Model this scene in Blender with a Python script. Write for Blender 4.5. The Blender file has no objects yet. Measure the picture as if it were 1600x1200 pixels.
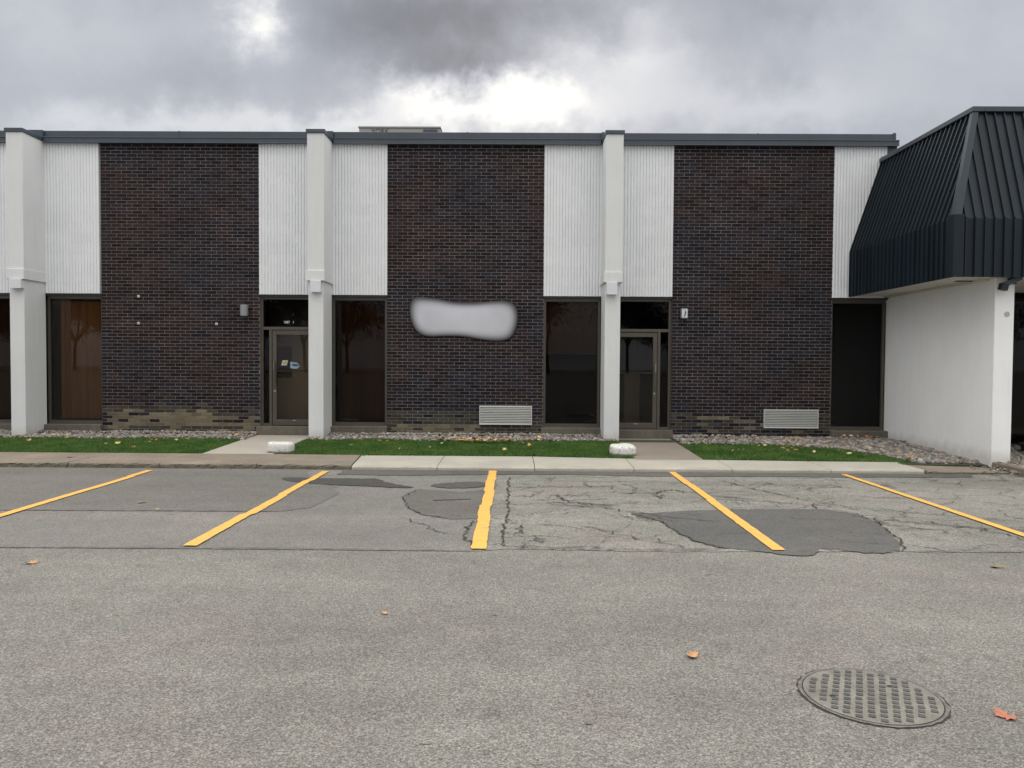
import bpy, math, random
import numpy as np
from mathutils import Vector, Matrix
random.seed(7); rng = np.random.default_rng(7)
scene = bpy.context.scene
COL = scene.collection
rad = math.radians

# ------------------------------------------------------------------ camera
cam_d = bpy.data.cameras.new('camera'); cam = bpy.data.objects.new('camera', cam_d); COL.objects.link(cam)
cam_d.sensor_width = 36; cam_d.lens = 27.0; cam_d.clip_start = .05; cam_d.clip_end = 3000
cam.matrix_world = Matrix.Translation((0, 0, 1.65)) @ Matrix.Rotation(rad(.45), 4, 'Z') @ Matrix.Rotation(rad(90-1.67), 4, 'X') @ Matrix.Rotation(rad(.37), 4, 'Z')
scene.camera = cam
scene.view_settings.view_transform = 'Standard'; scene.view_settings.look = 'None'
scene.view_settings.exposure = 0.05; scene.view_settings.gamma = 1; scene.view_settings.use_curve_mapping = False

# ------------------------------------------------------------------ world: overcast sky, bright gap straight ahead
SKY_GAIN = 1.0
def make_world():
    w = bpy.data.worlds.new('World'); scene.world = w; w.use_nodes = True
    nt = w.node_tree; N = nt.nodes; L = nt.links; N.clear()
    def n(t, **k):
        a = N.new(t)
        for x, v in k.items(): setattr(a, x, v)
        return a
    def math_(op, a, b=None, c=None):
        m = n('ShaderNodeMath', operation=op)
        for i, v in enumerate((a, b, c)):
            if v is None: continue
            if hasattr(v, 'links'): L.new(v, m.inputs[i])
            else: m.inputs[i].default_value = v
        return m.outputs[0]
    tc = n('ShaderNodeTexCoord'); sep = n('ShaderNodeSeparateXYZ'); L.new(tc.outputs['Generated'], sep.inputs[0])
    x, y, z = sep.outputs
    # cloud layer coordinates (flat layer seen in perspective)
    dz = math_('ADD', math_('MAXIMUM', z, 0.0), .16)
    comb = n('ShaderNodeCombineXYZ'); L.new(math_('DIVIDE', x, dz), comb.inputs[0]); L.new(math_('DIVIDE', y, dz), comb.inputs[1])
    def noise(scale, detail, vec, rough=.5, dist=0.):
        t = n('ShaderNodeTexNoise'); t.inputs['Scale'].default_value = scale; t.inputs['Detail'].default_value = detail
        t.inputs['Roughness'].default_value = rough; t.inputs['Distortion'].default_value = dist
        L.new(vec, t.inputs['Vector']); return t.outputs['Fac']
    big = noise(.9, 4, comb.outputs[0], .5, .3)
    fine = noise(3.2, 6, comb.outputs[0], .55, .4)
    # bearing coordinates of the cloud bank ahead
    yy = math_('MAXIMUM', y, .05)
    u = math_('DIVIDE', x, yy); v = math_('DIVIDE', z, yy)
    c2 = n('ShaderNodeCombineXYZ'); L.new(u, c2.inputs[0]); L.new(v, c2.inputs[1])
    wob = noise(7, 6, c2.outputs[0], .6, .2); 
    wob2 = noise(23, 5, c2.outputs[0], .62)
    wu = math_('ADD', math_('ADD', u, math_('MULTIPLY', math_('SUBTRACT', wob, .5), .16)), math_('MULTIPLY', math_('SUBTRACT', wob2, .5), .05))
    wv = math_('ADD', math_('ADD', v, math_('MULTIPLY', math_('SUBTRACT', wob2, .5), .06)), math_('MULTIPLY', math_('SUBTRACT', wob, .5), -.10))
    def gauss(px, py, sx, sy, amp):
        u0 = (px-809)/1200; v0 = (566-py)/1200
        a = math_('DIVIDE', math_('SUBTRACT', wu, u0), sx/1200); b = math_('DIVIDE', math_('SUBTRACT', wv, v0), sy/1200)
        r = math_('ADD', math_('MULTIPLY', a, a), math_('MULTIPLY', b, b))
        return math_('MULTIPLY', math_('EXPONENT', math_('MULTIPLY', r, -1)), amp)
    # luminance rises to the zenith; raised outside the view to light ground and walls
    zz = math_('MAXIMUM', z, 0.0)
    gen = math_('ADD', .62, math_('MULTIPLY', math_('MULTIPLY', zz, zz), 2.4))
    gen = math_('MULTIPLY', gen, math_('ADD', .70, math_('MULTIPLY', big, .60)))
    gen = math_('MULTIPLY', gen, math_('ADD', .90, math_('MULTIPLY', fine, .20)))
    lum = math_('MULTIPLY', .43, math_('ADD', math_('ADD', .78, math_('MULTIPLY', wob, .30)), math_('ADD', math_('MULTIPLY', wob2, .08), math_('MULTIPLY', fine, .16))))
    for g in ((822, 152, 66, 32, .50), (800, 172, 200, 46, .33), (985, 105, 110, 38, .27), (1005, 45, 60, 26, .14), (398, 36, 34, 40, .50), (400, 70, 80, 70, .12),
              (680, 172, 80, 20, .28), (560, 200, 160, 22, .22), (250, 205, 260, 34, .24), (60, 100, 200, 80, .07),
              (640, 40, 180, 80, -.24), (720, 112, 90, 24, -.14), (1130, 75, 90, 60, -.05), (830, 20, 110, 32, -.08), (330, 120, 120, 40, -.05), (1450, 90, 260, 90, .10), (1250, 170, 150, 40, .10), (180, 60, 160, 50, .06), (1050, 170, 200, 40, .12), (1180, 10, 160, 30, -.05)):
        lum = math_('ADD', lum, gauss(*g))
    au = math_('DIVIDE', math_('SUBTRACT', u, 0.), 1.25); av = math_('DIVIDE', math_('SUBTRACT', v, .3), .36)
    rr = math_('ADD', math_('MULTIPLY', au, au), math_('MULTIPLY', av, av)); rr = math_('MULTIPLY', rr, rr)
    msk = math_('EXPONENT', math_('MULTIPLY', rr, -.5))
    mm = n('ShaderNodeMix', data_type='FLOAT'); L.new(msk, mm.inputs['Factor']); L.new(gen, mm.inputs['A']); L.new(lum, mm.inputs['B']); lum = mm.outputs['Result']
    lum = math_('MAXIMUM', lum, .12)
    hue = n('ShaderNodeMix', data_type='RGBA')
    f = math_('MULTIPLY', math_('SUBTRACT', lum, .35), 1.4); f = math_('MINIMUM', math_('MAXIMUM', f, 0.), 1.)
    L.new(f, hue.inputs['Factor']); hue.inputs['A'].default_value = (.92, .975, 1.12, 1); hue.inputs['B'].default_value = (1.02, 1.0, .94, 1)
    vm = n('ShaderNodeVectorMath', operation='SCALE'); L.new(hue.outputs['Result'], vm.inputs[0]); L.new(math_('MULTIPLY', lum, SKY_GAIN), vm.inputs['Scale'])
    # clear sky above the clouds
    sky = n('ShaderNodeTexSky', sky_type='NISHITA', sun_disc=False, sun_elevation=rad(22), sun_rotation=rad(0))
    b1 = n('ShaderNodeBackground'); L.new(sky.outputs[0], b1.inputs[0]); b1.inputs[1].default_value = .1
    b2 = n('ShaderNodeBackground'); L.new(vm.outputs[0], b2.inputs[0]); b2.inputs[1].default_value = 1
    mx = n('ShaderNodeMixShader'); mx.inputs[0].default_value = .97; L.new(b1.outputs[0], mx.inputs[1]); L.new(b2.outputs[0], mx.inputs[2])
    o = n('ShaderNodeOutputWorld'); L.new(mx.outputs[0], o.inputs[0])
make_world()
sun_d = bpy.data.lights.new('sun', 'SUN'); sun = bpy.data.objects.new('sun', sun_d); COL.objects.link(sun)
sun_d.energy = .5; sun_d.angle = rad(35); sun_d.color = (1, .96, .9)
sun.rotation_euler = (rad(-(90-22)), 0, 0)      # shines from behind the building (+Y), 22 degrees up

# ------------------------------------------------------------------ materials
def nodes_of(m):
    m.use_nodes = True; nt = m.node_tree; b = nt.nodes['Principled BSDF']; return nt, nt.nodes, nt.links, b
class S:
    """tiny helper to wire shader nodes"""
    def __init__(s, m): s.nt, s.N, s.L, s.b = nodes_of(m); s.pos = s.N.new('ShaderNodeNewGeometry')
    def put(s, sock, v):
        if hasattr(v, 'links'): s.L.new(v, sock)
        else: sock.default_value = v
    def math(s, op, a, b=None, clamp=False):
        m = s.N.new('ShaderNodeMath'); m.operation = op; m.use_clamp = clamp; s.put(m.inputs[0], a)
        if b is not None: s.put(m.inputs[1], b)
        return m.outputs[0]
    def noise(s, scale, detail=3, rough=.5, stretch=None, dist=0):
        t = s.N.new('ShaderNodeTexNoise'); t.inputs['Scale'].default_value = scale; t.inputs['Detail'].default_value = detail
        t.inputs['Roughness'].default_value = rough; t.inputs['Distortion'].default_value = dist
        v = s.pos.outputs['Position']
        if stretch:
            m = s.N.new('ShaderNodeVectorMath'); m.operation = 'MULTIPLY'; s.L.new(v, m.inputs[0]); m.inputs[1].default_value = stretch; v = m.outputs[0]
        s.L.new(v, t.inputs['Vector']); return t.outputs['Fac']
    def ramp(s, f, lo, hi, a=0., b=1.):
        m = s.N.new('ShaderNodeMapRange'); s.put(m.inputs[0], f)
        for i, x in enumerate((lo, hi, a, b)): m.inputs[i+1].default_value = x
        return m.outputs[0]
    def mix(s, f, a, b, mode='MIX'):
        m = s.N.new('ShaderNodeMix'); m.data_type = 'RGBA'; m.blend_type = mode
        s.put(m.inputs['Factor'], f)
        for k, v in (('A', a), ('B', b)):
            if hasattr(v, 'links'): s.L.new(v, m.inputs[k])
            else: m.inputs[k].default_value = (*v, 1)
        return m.outputs['Result']
    def scale(s, c, f):
        m = s.N.new('ShaderNodeVectorMath'); m.operation = 'SCALE'
        if hasattr(c, 'links'): s.L.new(c, m.inputs[0])
        else: m.inputs[0].default_value = c
        s.put(m.inputs['Scale'], f); return m.outputs[0]
    def bump(s, h, strength=.3, dist=.01):
        b = s.N.new('ShaderNodeBump'); b.inputs['Strength'].default_value = strength; b.inputs['Distance'].default_value = dist
        s.L.new(h, b.inputs['Height']); s.L.new(b.outputs[0], s.b.inputs['Normal'])
def mat(name, c, rough=.8, var=.12, scale=3., island=0., obj=0., bump=0., bscale=60, bdist=.004, metal=0., spec=.5, c2=None, streak=0., fine=0., fscale=80, splash=0.):
    m = bpy.data.materials.new(name); s = S(m)
    f = s.ramp(s.noise(scale, 5, .6), .3, .7, 1-var, 1+var)
    if island: f = s.math('MULTIPLY', f, s.ramp(s.pos.outputs['Random Per Island'], 0, 1, 1-island, 1+island))
    if obj:
        oi = s.N.new('ShaderNodeObjectInfo'); f = s.math('MULTIPLY', f, s.ramp(oi.outputs['Random'], 0, 1, 1-obj, 1+obj))
    if streak: f = s.math('MULTIPLY', f, s.ramp(s.noise(2.5, 5, .6, stretch=(5, 5, .35)), .42, .75, 1, 1-streak))
    if fine: f = s.math('MULTIPLY', f, s.ramp(s.noise(fscale, 3, .6), .3, .7, 1-fine, 1+fine))
    col = c
    if c2 is not None: col = s.mix(s.ramp(s.noise(scale*.6, 4, .6), .35, .65), c, c2)
    if splash:
        sp = s.N.new('ShaderNodeSeparateXYZ'); s.L.new(s.pos.outputs['Position'], sp.inputs[0])
        q = s.math('SUBTRACT', s.math('ADD', .14, s.math('MULTIPLY', s.noise(5, 5, .7, stretch=(1, 1, .5)), .30)), sp.outputs[2])
        col = s.mix(s.math('MULTIPLY', s.ramp(q, -.05, .12, 0, 1), splash), col, (.40, .36, .30))
    s.L.new(s.scale(col, f), s.b.inputs['Base Color'])
    s.b.inputs['Roughness'].default_value = rough; s.b.inputs['Metallic'].default_value = metal; s.b.inputs['Specular IOR Level'].default_value = spec
    if bump: s.bump(s.noise(bscale, 4, .6), bump, bdist)
    return m

def asphalt(name, base, warm=(1.07, 1.0, .90), speck=.35, mott=.12, crack=0.):
    m = bpy.data.materials.new(name); s = S(m)
    f = s.ramp(s.noise(.5, 6, .6), .3, .7, 1-mott, 1+mott)
    f = s.math('MULTIPLY', f, s.ramp(s.noise(.9, 5, .6, stretch=(.22, 1.3, 1)), .35, .65, 1-mott*.8, 1+mott*.5))
    f = s.math('MULTIPLY', f, s.ramp(s.noise(5.5, 2, .4), .24, .31, .80, 1))
    f = s.math('MULTIPLY', f, s.ramp(s.noise(4, 5, .65), .3, .7, 1-mott*.5, 1+mott*.5))
    f = s.math('MULTIPLY', f, s.ramp(s.noise(38, 4, .7), .3, .7, 1-speck*.35, 1+speck*.35))
    v = s.N.new('ShaderNodeTexVoronoi'); v.inputs['Scale'].default_value = 135; s.L.new(s.pos.outputs['Position'], v.inputs['Vector'])
    sp = s.N.new('ShaderNodeSeparateColor'); s.L.new(v.outputs['Color'], sp.inputs[0])
    ch = s.math('POWER', sp.outputs[0], 1.6)
    f = s.math('MULTIPLY', f, s.ramp(ch, 0, 1, 1-speck, 1+speck*1.35))
    dk = s.ramp(s.noise(60, 2, .5, stretch=(1, 1.4, 1)), .30, .40, .30, 1)      # open pores between the stones
    f = s.math('MULTIPLY', f, dk)
    h = s.math('ADD', s.math('MULTIPLY', sp.outputs[0], .5), s.noise(70, 3, .6))
    tint = s.mix(s.ramp(sp.outputs[1], 0, 1), tuple(base*a for a in warm), tuple(base*a for a in (1.0, 1., .99)))
    pk = s.mix(s.ramp(s.noise(.8, 3), .5, .7), (1.0, 1.0, .985), (1.045, .98, .99))
    tint = s.mix(1, tint, pk, 'MULTIPLY')
    if crack:
        mp = s.N.new('ShaderNodeVectorMath'); mp.operation = 'MULTIPLY_ADD'
        nz = s.N.new('ShaderNodeTexNoise'); nz.inputs['Scale'].default_value = 3.5; nz.inputs['Detail'].default_value = 5; s.L.new(s.pos.outputs['Position'], nz.inputs['Vector'])
        s.L.new(nz.outputs['Color'], mp.inputs[0]); mp.inputs[1].default_value = (.5, .5, 0); s.L.new(s.pos.outputs['Position'], mp.inputs[2])
        sc = s.N.new('ShaderNodeVectorMath'); sc.operation = 'MULTIPLY'; s.L.new(mp.outputs[0], sc.inputs[0]); sc.inputs[1].default_value = (.55, 1.0, 1)
        e = s.N.new('ShaderNodeTexVoronoi'); e.feature = 'DISTANCE_TO_EDGE'; e.inputs['Scale'].default_value = 1.9; s.L.new(sc.outputs[0], e.inputs['Vector'])
        line = s.ramp(e.outputs['Distance'], .004, .026, 1, 0)
        line = s.math('MULTIPLY', line, s.ramp(s.noise(.9, 3, .6), .40, .52, 0, 1))
        line = s.math('MULTIPLY', line, s.ramp(s.noise(9, 3, .6), .38, .55, .25, 1))
        f = s.math('MULTIPLY', f, s.ramp(line, 0, 1, 1, 1-crack))
        h = s.math('SUBTRACT', h, s.math('MULTIPLY', line, 2))
    s.L.new(s.scale(tint, f), s.b.inputs['Base Color']); s.b.inputs['Roughness'].default_value = .88; s.b.inputs['Specular IOR Level'].default_value = .35
    s.bump(h, .55, .006)
    return m

A_LOT, A_L, A_R, A_P = .186, .182, .215, .105
MT = {}
MT['asphalt'] = asphalt('drive_asphalt', A_LOT, speck=.40, mott=.13)
MT['asphalt_left'] = asphalt('stall_asphalt', A_L, warm=(1.06, .97, .92), speck=.3, mott=.12)
MT['asphalt_right'] = asphalt('cracked_asphalt', A_R, warm=(1.08, 1.02, .88), speck=.40, mott=.18, crack=.7)
MT['patch'] = asphalt('patch_asphalt', A_P, warm=(1.02, .98, .97), speck=.22, mott=.10)
MT['tar'] = asphalt('tar', .06, speck=.2, mott=.12)
MT['crack'] = mat('crack_dark', (.035, .033, .03), .95, .3, 8)
MT['seam'] = mat('seam_dark', (.075, .072, .068), .95, .3, 8)
MT['mortar'] = mat('mortar', (.215, .192, .182), .95, .34, 1.1, fine=.3, fscale=25)
MT['metal_dark'] = mat('grey_fascia', (.054, .070, .094), .45, .10, 1.5, streak=.15)
MT['metal_highlight'] = mat('grey_fascia_highlight', (.09, .105, .12), .4, .08, 2)  # lighter than the fascia: the flange highlight is put into the colour
MT['white_block'] = mat('white_painted_block', (.77, .79, .82), .75, .03, 1.2, obj=.02, streak=.03, bump=.25, bscale=90, fine=.04)
MT['stucco'] = mat('white_stucco', (.85, .86, .875), .85, splash=.45, var=.03, scale=1.3, streak=.04, bump=.35, bscale=110, bdist=.003, fine=.03)
MT['column'] = mat('grey_white_stucco', (.69, .705, .72), .85, splash=.5, var=.035, scale=1.3, streak=.05, bump=.35, bscale=110, bdist=.003, fine=.03)
MT['white_box'] = mat('white_box', (.66, .69, .73), .5, .04)
MT['bronze'] = mat('bronze_aluminium', (.10, .088, .072), .42, .1, 4, metal=.3)
MT['darkframe'] = mat('dark_frame', (.035, .034, .032), .5, .1, 4)
MT['sill'] = mat('sill_concrete', (.135, .12, .098), .9, .18, 4, fine=.2, streak=.2, bump=.3)
MT['new_conc'] = mat('new_concrete', (.40, .375, .325), .9, .10, 1.5, fine=.14, fscale=60, bump=.25, c2=(.35, .332, .295))
MT['old_conc'] = mat('old_concrete', (.235, .188, .150), .92, .16, 1.6, fine=.22, fscale=50, bump=.45, c2=(.185, .160, .132))
MT['kerb_old'] = mat('old_kerb_face', (.13, .115, .09), .95, .3, 5, fine=.25, fscale=40, bump=.7, bdist=.01)
MT['path_conc'] = mat('path_concrete', (.37, .34, .30), .9, .08, 1.5, fine=.1, bump=.2)
MT['path_conc2'] = mat('path_concrete_brown', (.225, .192, .162), .9, .10, 1.5, fine=.12, bump=.2)
MT['soil'] = mat('soil', (.035, .045, .02), .95, .3, 10, bump=.5)
MT['gravel_bed'] = mat('gravel_bed', (.16, .14, .13), .95, .3, 30, bump=.7)
MT['roof_blue'] = mat('dark_blue_roof_metal', (.0095, .0165, .0245), .50, .12, 2, obj=.18, spec=.28)
MT['hip'] = mat('hip_metal', (.022, .034, .048), .5, .1, 2, spec=.3)
MT['roof_cap'] = mat('roof_cap_metal', (.045, .058, .072), .42, .1, 2)
MT['soffit'] = mat('cream_soffit', (.55, .53, .47), .8, .10, 1.5, streak=.15)
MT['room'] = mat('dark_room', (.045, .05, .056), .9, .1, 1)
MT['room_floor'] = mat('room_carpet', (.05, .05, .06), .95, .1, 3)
MT['partition'] = mat('partition', (.72, .68, .58), .85, .05, 1)
MT['black'] = mat('black_paint', (.01, .01, .011), .5, .05)
MT['blind'] = mat('brown_blind', (.56, .30, .14), .8, .08, 2, obj=.14, streak=.15)
MT['blind_dark'] = mat('dark_blind', (.36, .18, .10), .85, .08, 2, obj=.3)
MT['shade'] = mat('brown_shade', (.40, .25, .15), .9, .1, 2, fine=.1)
MT['shade_hem'] = mat('hem', (.4, .36, .24), .6, .05)
MT['steel'] = mat('brushed_steel', (.45, .46, .47), .35, .08, 4, metal=.75)
MT['louvre'] = mat('louvre_aluminium', (.60, .61, .59), .45, .06, 3, metal=.2, obj=.08)
MT['lamp_grey'] = mat('lamp_grey', (.27, .285, .31), .4, .06, 4, metal=.2)
MT['hvac'] = mat('hvac_beige', (.33, .32, .30), .6, .08, 2)
MT['ink'] = mat('ink', (.03, .032, .04), .6, .05)
MT['white_print'] = mat('white_print', (.75, .75, .72), .6, .05)
MT['yellow_print'] = mat('pale_yellow_print', (.6, .56, .38), .6, .05)
MT['blue_print'] = mat('blue_print', (.24, .36, .42), .6, .05)
MT['navy_print'] = mat('navy_print', (.03, .06, .14), .6, .05)
MT['rubber'] = mat('black_rubber', (.012, .012, .013), .6, .1)
MT['whitewash'] = None

def glass(name, tint, rough=.0, refl=1.0):
    m = bpy.data.materials.new(name); m.use_nodes = True; nt = m.node_tree; N = nt.nodes; N.clear(); L = nt.links
    t = N.new('ShaderNodeBsdfTransparent'); t.inputs[0].default_value = (*tint, 1)
    g = N.new('ShaderNodeBsdfGlossy'); g.inputs['Roughness'].default_value = rough; g.inputs['Color'].default_value = (refl, refl, refl, 1)
    f = N.new('ShaderNodeFresnel'); f.inputs[0].default_value = 1.5
    nz = N.new('ShaderNodeTexNoise'); nz.inputs['Scale'].default_value = .9; nz.inputs['Detail'].default_value = 1
    ge = N.new('ShaderNodeNewGeometry'); L.new(ge.outputs['Position'], nz.inputs['Vector'])
    b = N.new('ShaderNodeBump'); b.inputs['Strength'].default_value = .12; b.inputs['Distance'].default_value = .01; L.new(nz.outputs['Fac'], b.inputs['Height']); L.new(b.outputs[0], g.inputs['Normal'])
    x = N.new('ShaderNodeMixShader'); L.new(f.outputs[0], x.inputs[0]); L.new(t.outputs[0], x.inputs[1]); L.new(g.outputs[0], x.inputs[2])
    o = N.new('ShaderNodeOutputMaterial'); L.new(x.outputs[0], o.inputs[0]); return m
MT['glass'] = glass('tinted_glass', (.70, .66, .60), refl=.6)
MT['glass_dark'] = glass('dark_tinted_glass', (.40, .38, .38), refl=.38)
MT['glass_mid'] = glass('mid_tinted_glass', (.54, .5, .45), refl=.38)

def brick_mats(suffix, per_obj):
    out = {}
    for key, c, cb, v in (('dark', (.027, .0165, .0175), (.016, .0165, .025), .5), ('medium', (.062, .053, .040), (.045, .042, .036), .25), ('pale', (.185, .155, .098), (.135, .118, .082), .28), ('red', (.11, .045, .03), (.09, .05, .04), .2)):
        m = bpy.data.materials.new('brick_%s_%s' % (key, suffix)); s = S(m)
        if per_obj: oi = s.N.new('ShaderNodeObjectInfo'); r = oi.outputs['Random']
        else: r = s.pos.outputs['Random Per Island']
        f = s.ramp(r, 0, 1, 1-v, 1+v); f = s.math('MULTIPLY', f, s.ramp(s.noise(45, 4, .7), .3, .7, .72, 1.28))
        k = s.math('ADD', s.ramp(s.noise(.8, 4, .6), .42, .62, 0, .8), s.ramp(s.math('FRACT', s.math('MULTIPLY', r, 7.3)), .5, 1, 0, .5), True)
        col = s.mix(k, c, cb); s.L.new(s.scale(col, f), s.b.inputs['Base Color'])
        s.b.inputs['Roughness'].default_value = .75; s.b.inputs['Specular IOR Level'].default_value = .15
        s.bump(s.noise(90, 4, .6), .5, .004); out[key] = m
    return out
BR = brick_mats('single', True); BRJ = brick_mats('joined', False)

# ------------------------------------------------------------------ mesh helpers
class MB:
    def __init__(s): s.v = []; s.f = []; s.mi = []
    def add(s, vs, fs, mi=0):
        o = len(s.v); s.v += [tuple(p) for p in vs]; s.f += [tuple(i+o for i in f) for f in fs]; s.mi += [mi]*len(fs); return s
    def box(s, x0, x1, y0, y1, z0, z1, mi=0, c=0.):
        if c <= 0:
            return s.add([(x, y, z) for z in (z0, z1) for y in (y0, y1) for x in (x0, x1)],
                  [(0, 2, 3, 1), (4, 5, 7, 6), (0, 1, 5, 4), (2, 6, 7, 3), (0, 4, 6, 2), (1, 3, 7, 5)], mi)
        # chamfered box
        P = []; ids = {}
        for ix, x in enumerate((x0, x1)):
            for iy, y in enumerate((y0, y1)):
                for iz, z in enumerate((z0, z1)):
                    sx, sy, sz = (1, -1)[ix], (1, -1)[iy], (1, -1)[iz]
                    for ax, p in enumerate(((x, y+sy*c, z+sz*c), (x+sx*c, y, z+sz*c), (x+sx*c, y+sy*c, z))):
                        ids[(ix, iy, iz, ax)] = len(P); P.append(p)
        F = []
        for ax in range(3):
            a, b = [k for k in range(3) if k != ax]
            for sd in (0, 1):
                q = []
                for (i, j) in ((0, 0), (1, 0), (1, 1), (0, 1)):
                    k = [0, 0, 0]; k[ax] = sd; k[a] = i; k[b] = j; q.append(ids[(*k, ax)])
                flip = (sd == 0) ^ (ax == 1)
                F.append(tuple(reversed(q)) if flip else tuple(q))
        for ax in range(3):
            a, b = [k for k in range(3) if k != ax]
            for i in (0, 1):
                for j in (0, 1):
                    k0 = [0, 0, 0]; k0[a] = i; k0[b] = j; k1 = list(k0); k1[ax] = 1
                    F.append((ids[(*k0, a)], ids[(*k1, a)], ids[(*k1, b)], ids[(*k0, b)]))
        for i in (0, 1):
            for j in (0, 1):
                for k in (0, 1): F.append(tuple(ids[(i, j, k, ax)] for ax in range(3)))
        return s.add(P, F, mi)
    def prism(s, poly, z0, z1, mi=0, bottom=True):
        n = len(poly); vs = [(x, y, z0) for x, y in poly]+[(x, y, z1) for x, y in poly]
        fs = [tuple(range(n, 2*n))]+[(i, (i+1) % n, n+(i+1) % n, n+i) for i in range(n)]
        if bottom: fs.append(tuple(reversed(range(n))))
        return s.add(vs, fs, mi)
    def cyl(s, c, r, h, axis=2, n=24, r2=None, mi=0):
        r2 = r if r2 is None else r2; vs = []
        for k, (t, rr) in enumerate(((0, r), (h, r2))):
            for i in range(n):
                a = 2*math.pi*i/n; p = [rr*math.cos(a), rr*math.sin(a)]; q = p[:axis]+[t]+p[axis:] if axis < 2 else p+[t]
                vs.append(tuple(c[j]+q[j] for j in range(3)))
        fs = [(i, (i+1) % n, n+(i+1) % n, n+i) for i in range(n)]+[tuple(reversed(range(n))), tuple(range(n, 2*n))]
        return s.add(vs, fs, mi)
    def build(s, name, m, parent=None, smooth=False, fixn=True):
        me = bpy.data.meshes.new(name); me.from_pydata(s.v, [], s.f)
        ms = m if isinstance(m, (list, tuple)) else [m]
        for k in ms: me.materials.append(k)
        if len(ms) > 1: me.polygons.foreach_set('material_index', s.mi)
        me.validate(); 
        if fixn:
            import bmesh
            b = bmesh.new(); b.from_mesh(me); bmesh.ops.recalc_face_normals(b, faces=b.faces); b.to_mesh(me); b.free()
        if smooth: me.polygons.foreach_set('use_smooth', [True]*len(me.polygons))
        me.update()
        return link(name, me, parent)
def link(name, me, parent=None, loc=None):
    o = bpy.data.objects.new(name, me); COL.objects.link(o)
    if parent is not None:
        o.parent = parent; o.location = -world_of(parent) if loc is None else Vector(loc)-world_of(parent)
    elif loc is not None: o.location = loc
    return o
def world_of(o):
    v = Vector(o.location)
    while o.parent is not None: o = o.parent; v = v+o.location
    return v
def thing(name, label, cat, loc=(0, 0, 0), group=None):
    o = bpy.data.objects.new(name, None); COL.objects.link(o); o.location = loc; o.empty_display_size = .1; return tag(o, label, cat, group)
def tag(o, label, cat, group=None):
    o['label'] = label; o['category'] = cat
    if group: o['group'] = group
    return o
def struct(o): o['kind'] = 'structure'; return o
def stuff(o, label=None, cat=None):
    o['kind'] = 'stuff'
    if label: tag(o, label, cat)
    return o
def B(x0, x1, y0, y1, z0, z1, c=0.): return MB().box(x0, x1, y0, y1, z0, z1, 0, c)
def text_mesh(txt, size, depth=.001):
    cu = bpy.data.curves.new('t', 'FONT'); cu.body = txt; cu.size = size; cu.extrude = depth; cu.align_x = 'CENTER'; cu.align_y = 'CENTER'
    o = bpy.data.objects.new('t', cu); COL.objects.link(o); dg = bpy.context.evaluated_depsgraph_get()
    me = bpy.data.meshes.new_from_object(o.evaluated_get(dg)); bpy.data.objects.remove(o); me.materials.clear(); return me
def place_text(name, txt, size, loc, m, parent, sx=1, shear=0.):
    me = text_mesh(txt, size); me.transform(Matrix.Rotation(rad(90), 4, 'X') @ Matrix(((sx, shear, 0, 0), (0, 1, 0, 0), (0, 0, 1, 0), (0, 0, 0, 1)))); me.materials.append(m)
    return link(name, me, parent, loc)

# ------------------------------------------------------------------ ground and parking lot
lot = struct(MB().add([(-140, -140, 0), (140, -140, 0), (140, 140, 0), (-140, 140, 0)], [(0, 1, 2, 3)]).build('parking_lot', MT['asphalt']))
def jag(pts, amp, step=.06, closed=True):
    out = []; n = len(pts)
    for i in range(n if closed else n-1):
        a = Vector((*pts[i], 0)); b = Vector((*pts[(i+1) % n], 0)); d = b-a; k = max(1, int(d.length/step)); nrm = Vector((-d.y, d.x, 0)).normalized() if d.length > 0 else Vector()
        for j in range(k):
            p = a+d*(j/k); w = random.gauss(0, amp) if j else random.gauss(0, amp*.3); p = p+nrm*w; out.append((p.x, p.y))
    if not closed: out.append(tuple(pts[-1]))
    return out
def smooth_closed(pts, it=2):
    for _ in range(it):
        q = []
        for i in range(len(pts)):
            a = pts[i]; b = pts[(i+1) % len(pts)]; q += [(a[0]*.75+b[0]*.25, a[1]*.75+b[1]*.25), (a[0]*.25+b[0]*.75, a[1]*.25+b[1]*.75)]
        pts = q
    return pts
def sheet(name, poly, z, m, parent=lot):
    me_b = MB().add([(x, y, z) for x, y in poly], [tuple(range(len(poly)))])
    import bmesh
    me = bpy.data.meshes.new(name); me.from_pydata(me_b.v, [], me_b.f); b = bmesh.new(); b.from_mesh(me); bmesh.ops.triangulate(b, faces=b.faces, ngon_method='EAR_CLIP'); bmesh.ops.recalc_face_normals(b, faces=b.faces)
    if b.faces and sum(f.normal.z for f in b.faces) < 0: bmesh.ops.reverse_faces(b, faces=b.faces)
    b.to_mesh(me); b.free(); me.materials.append(m); return link(name, me, parent)
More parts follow.
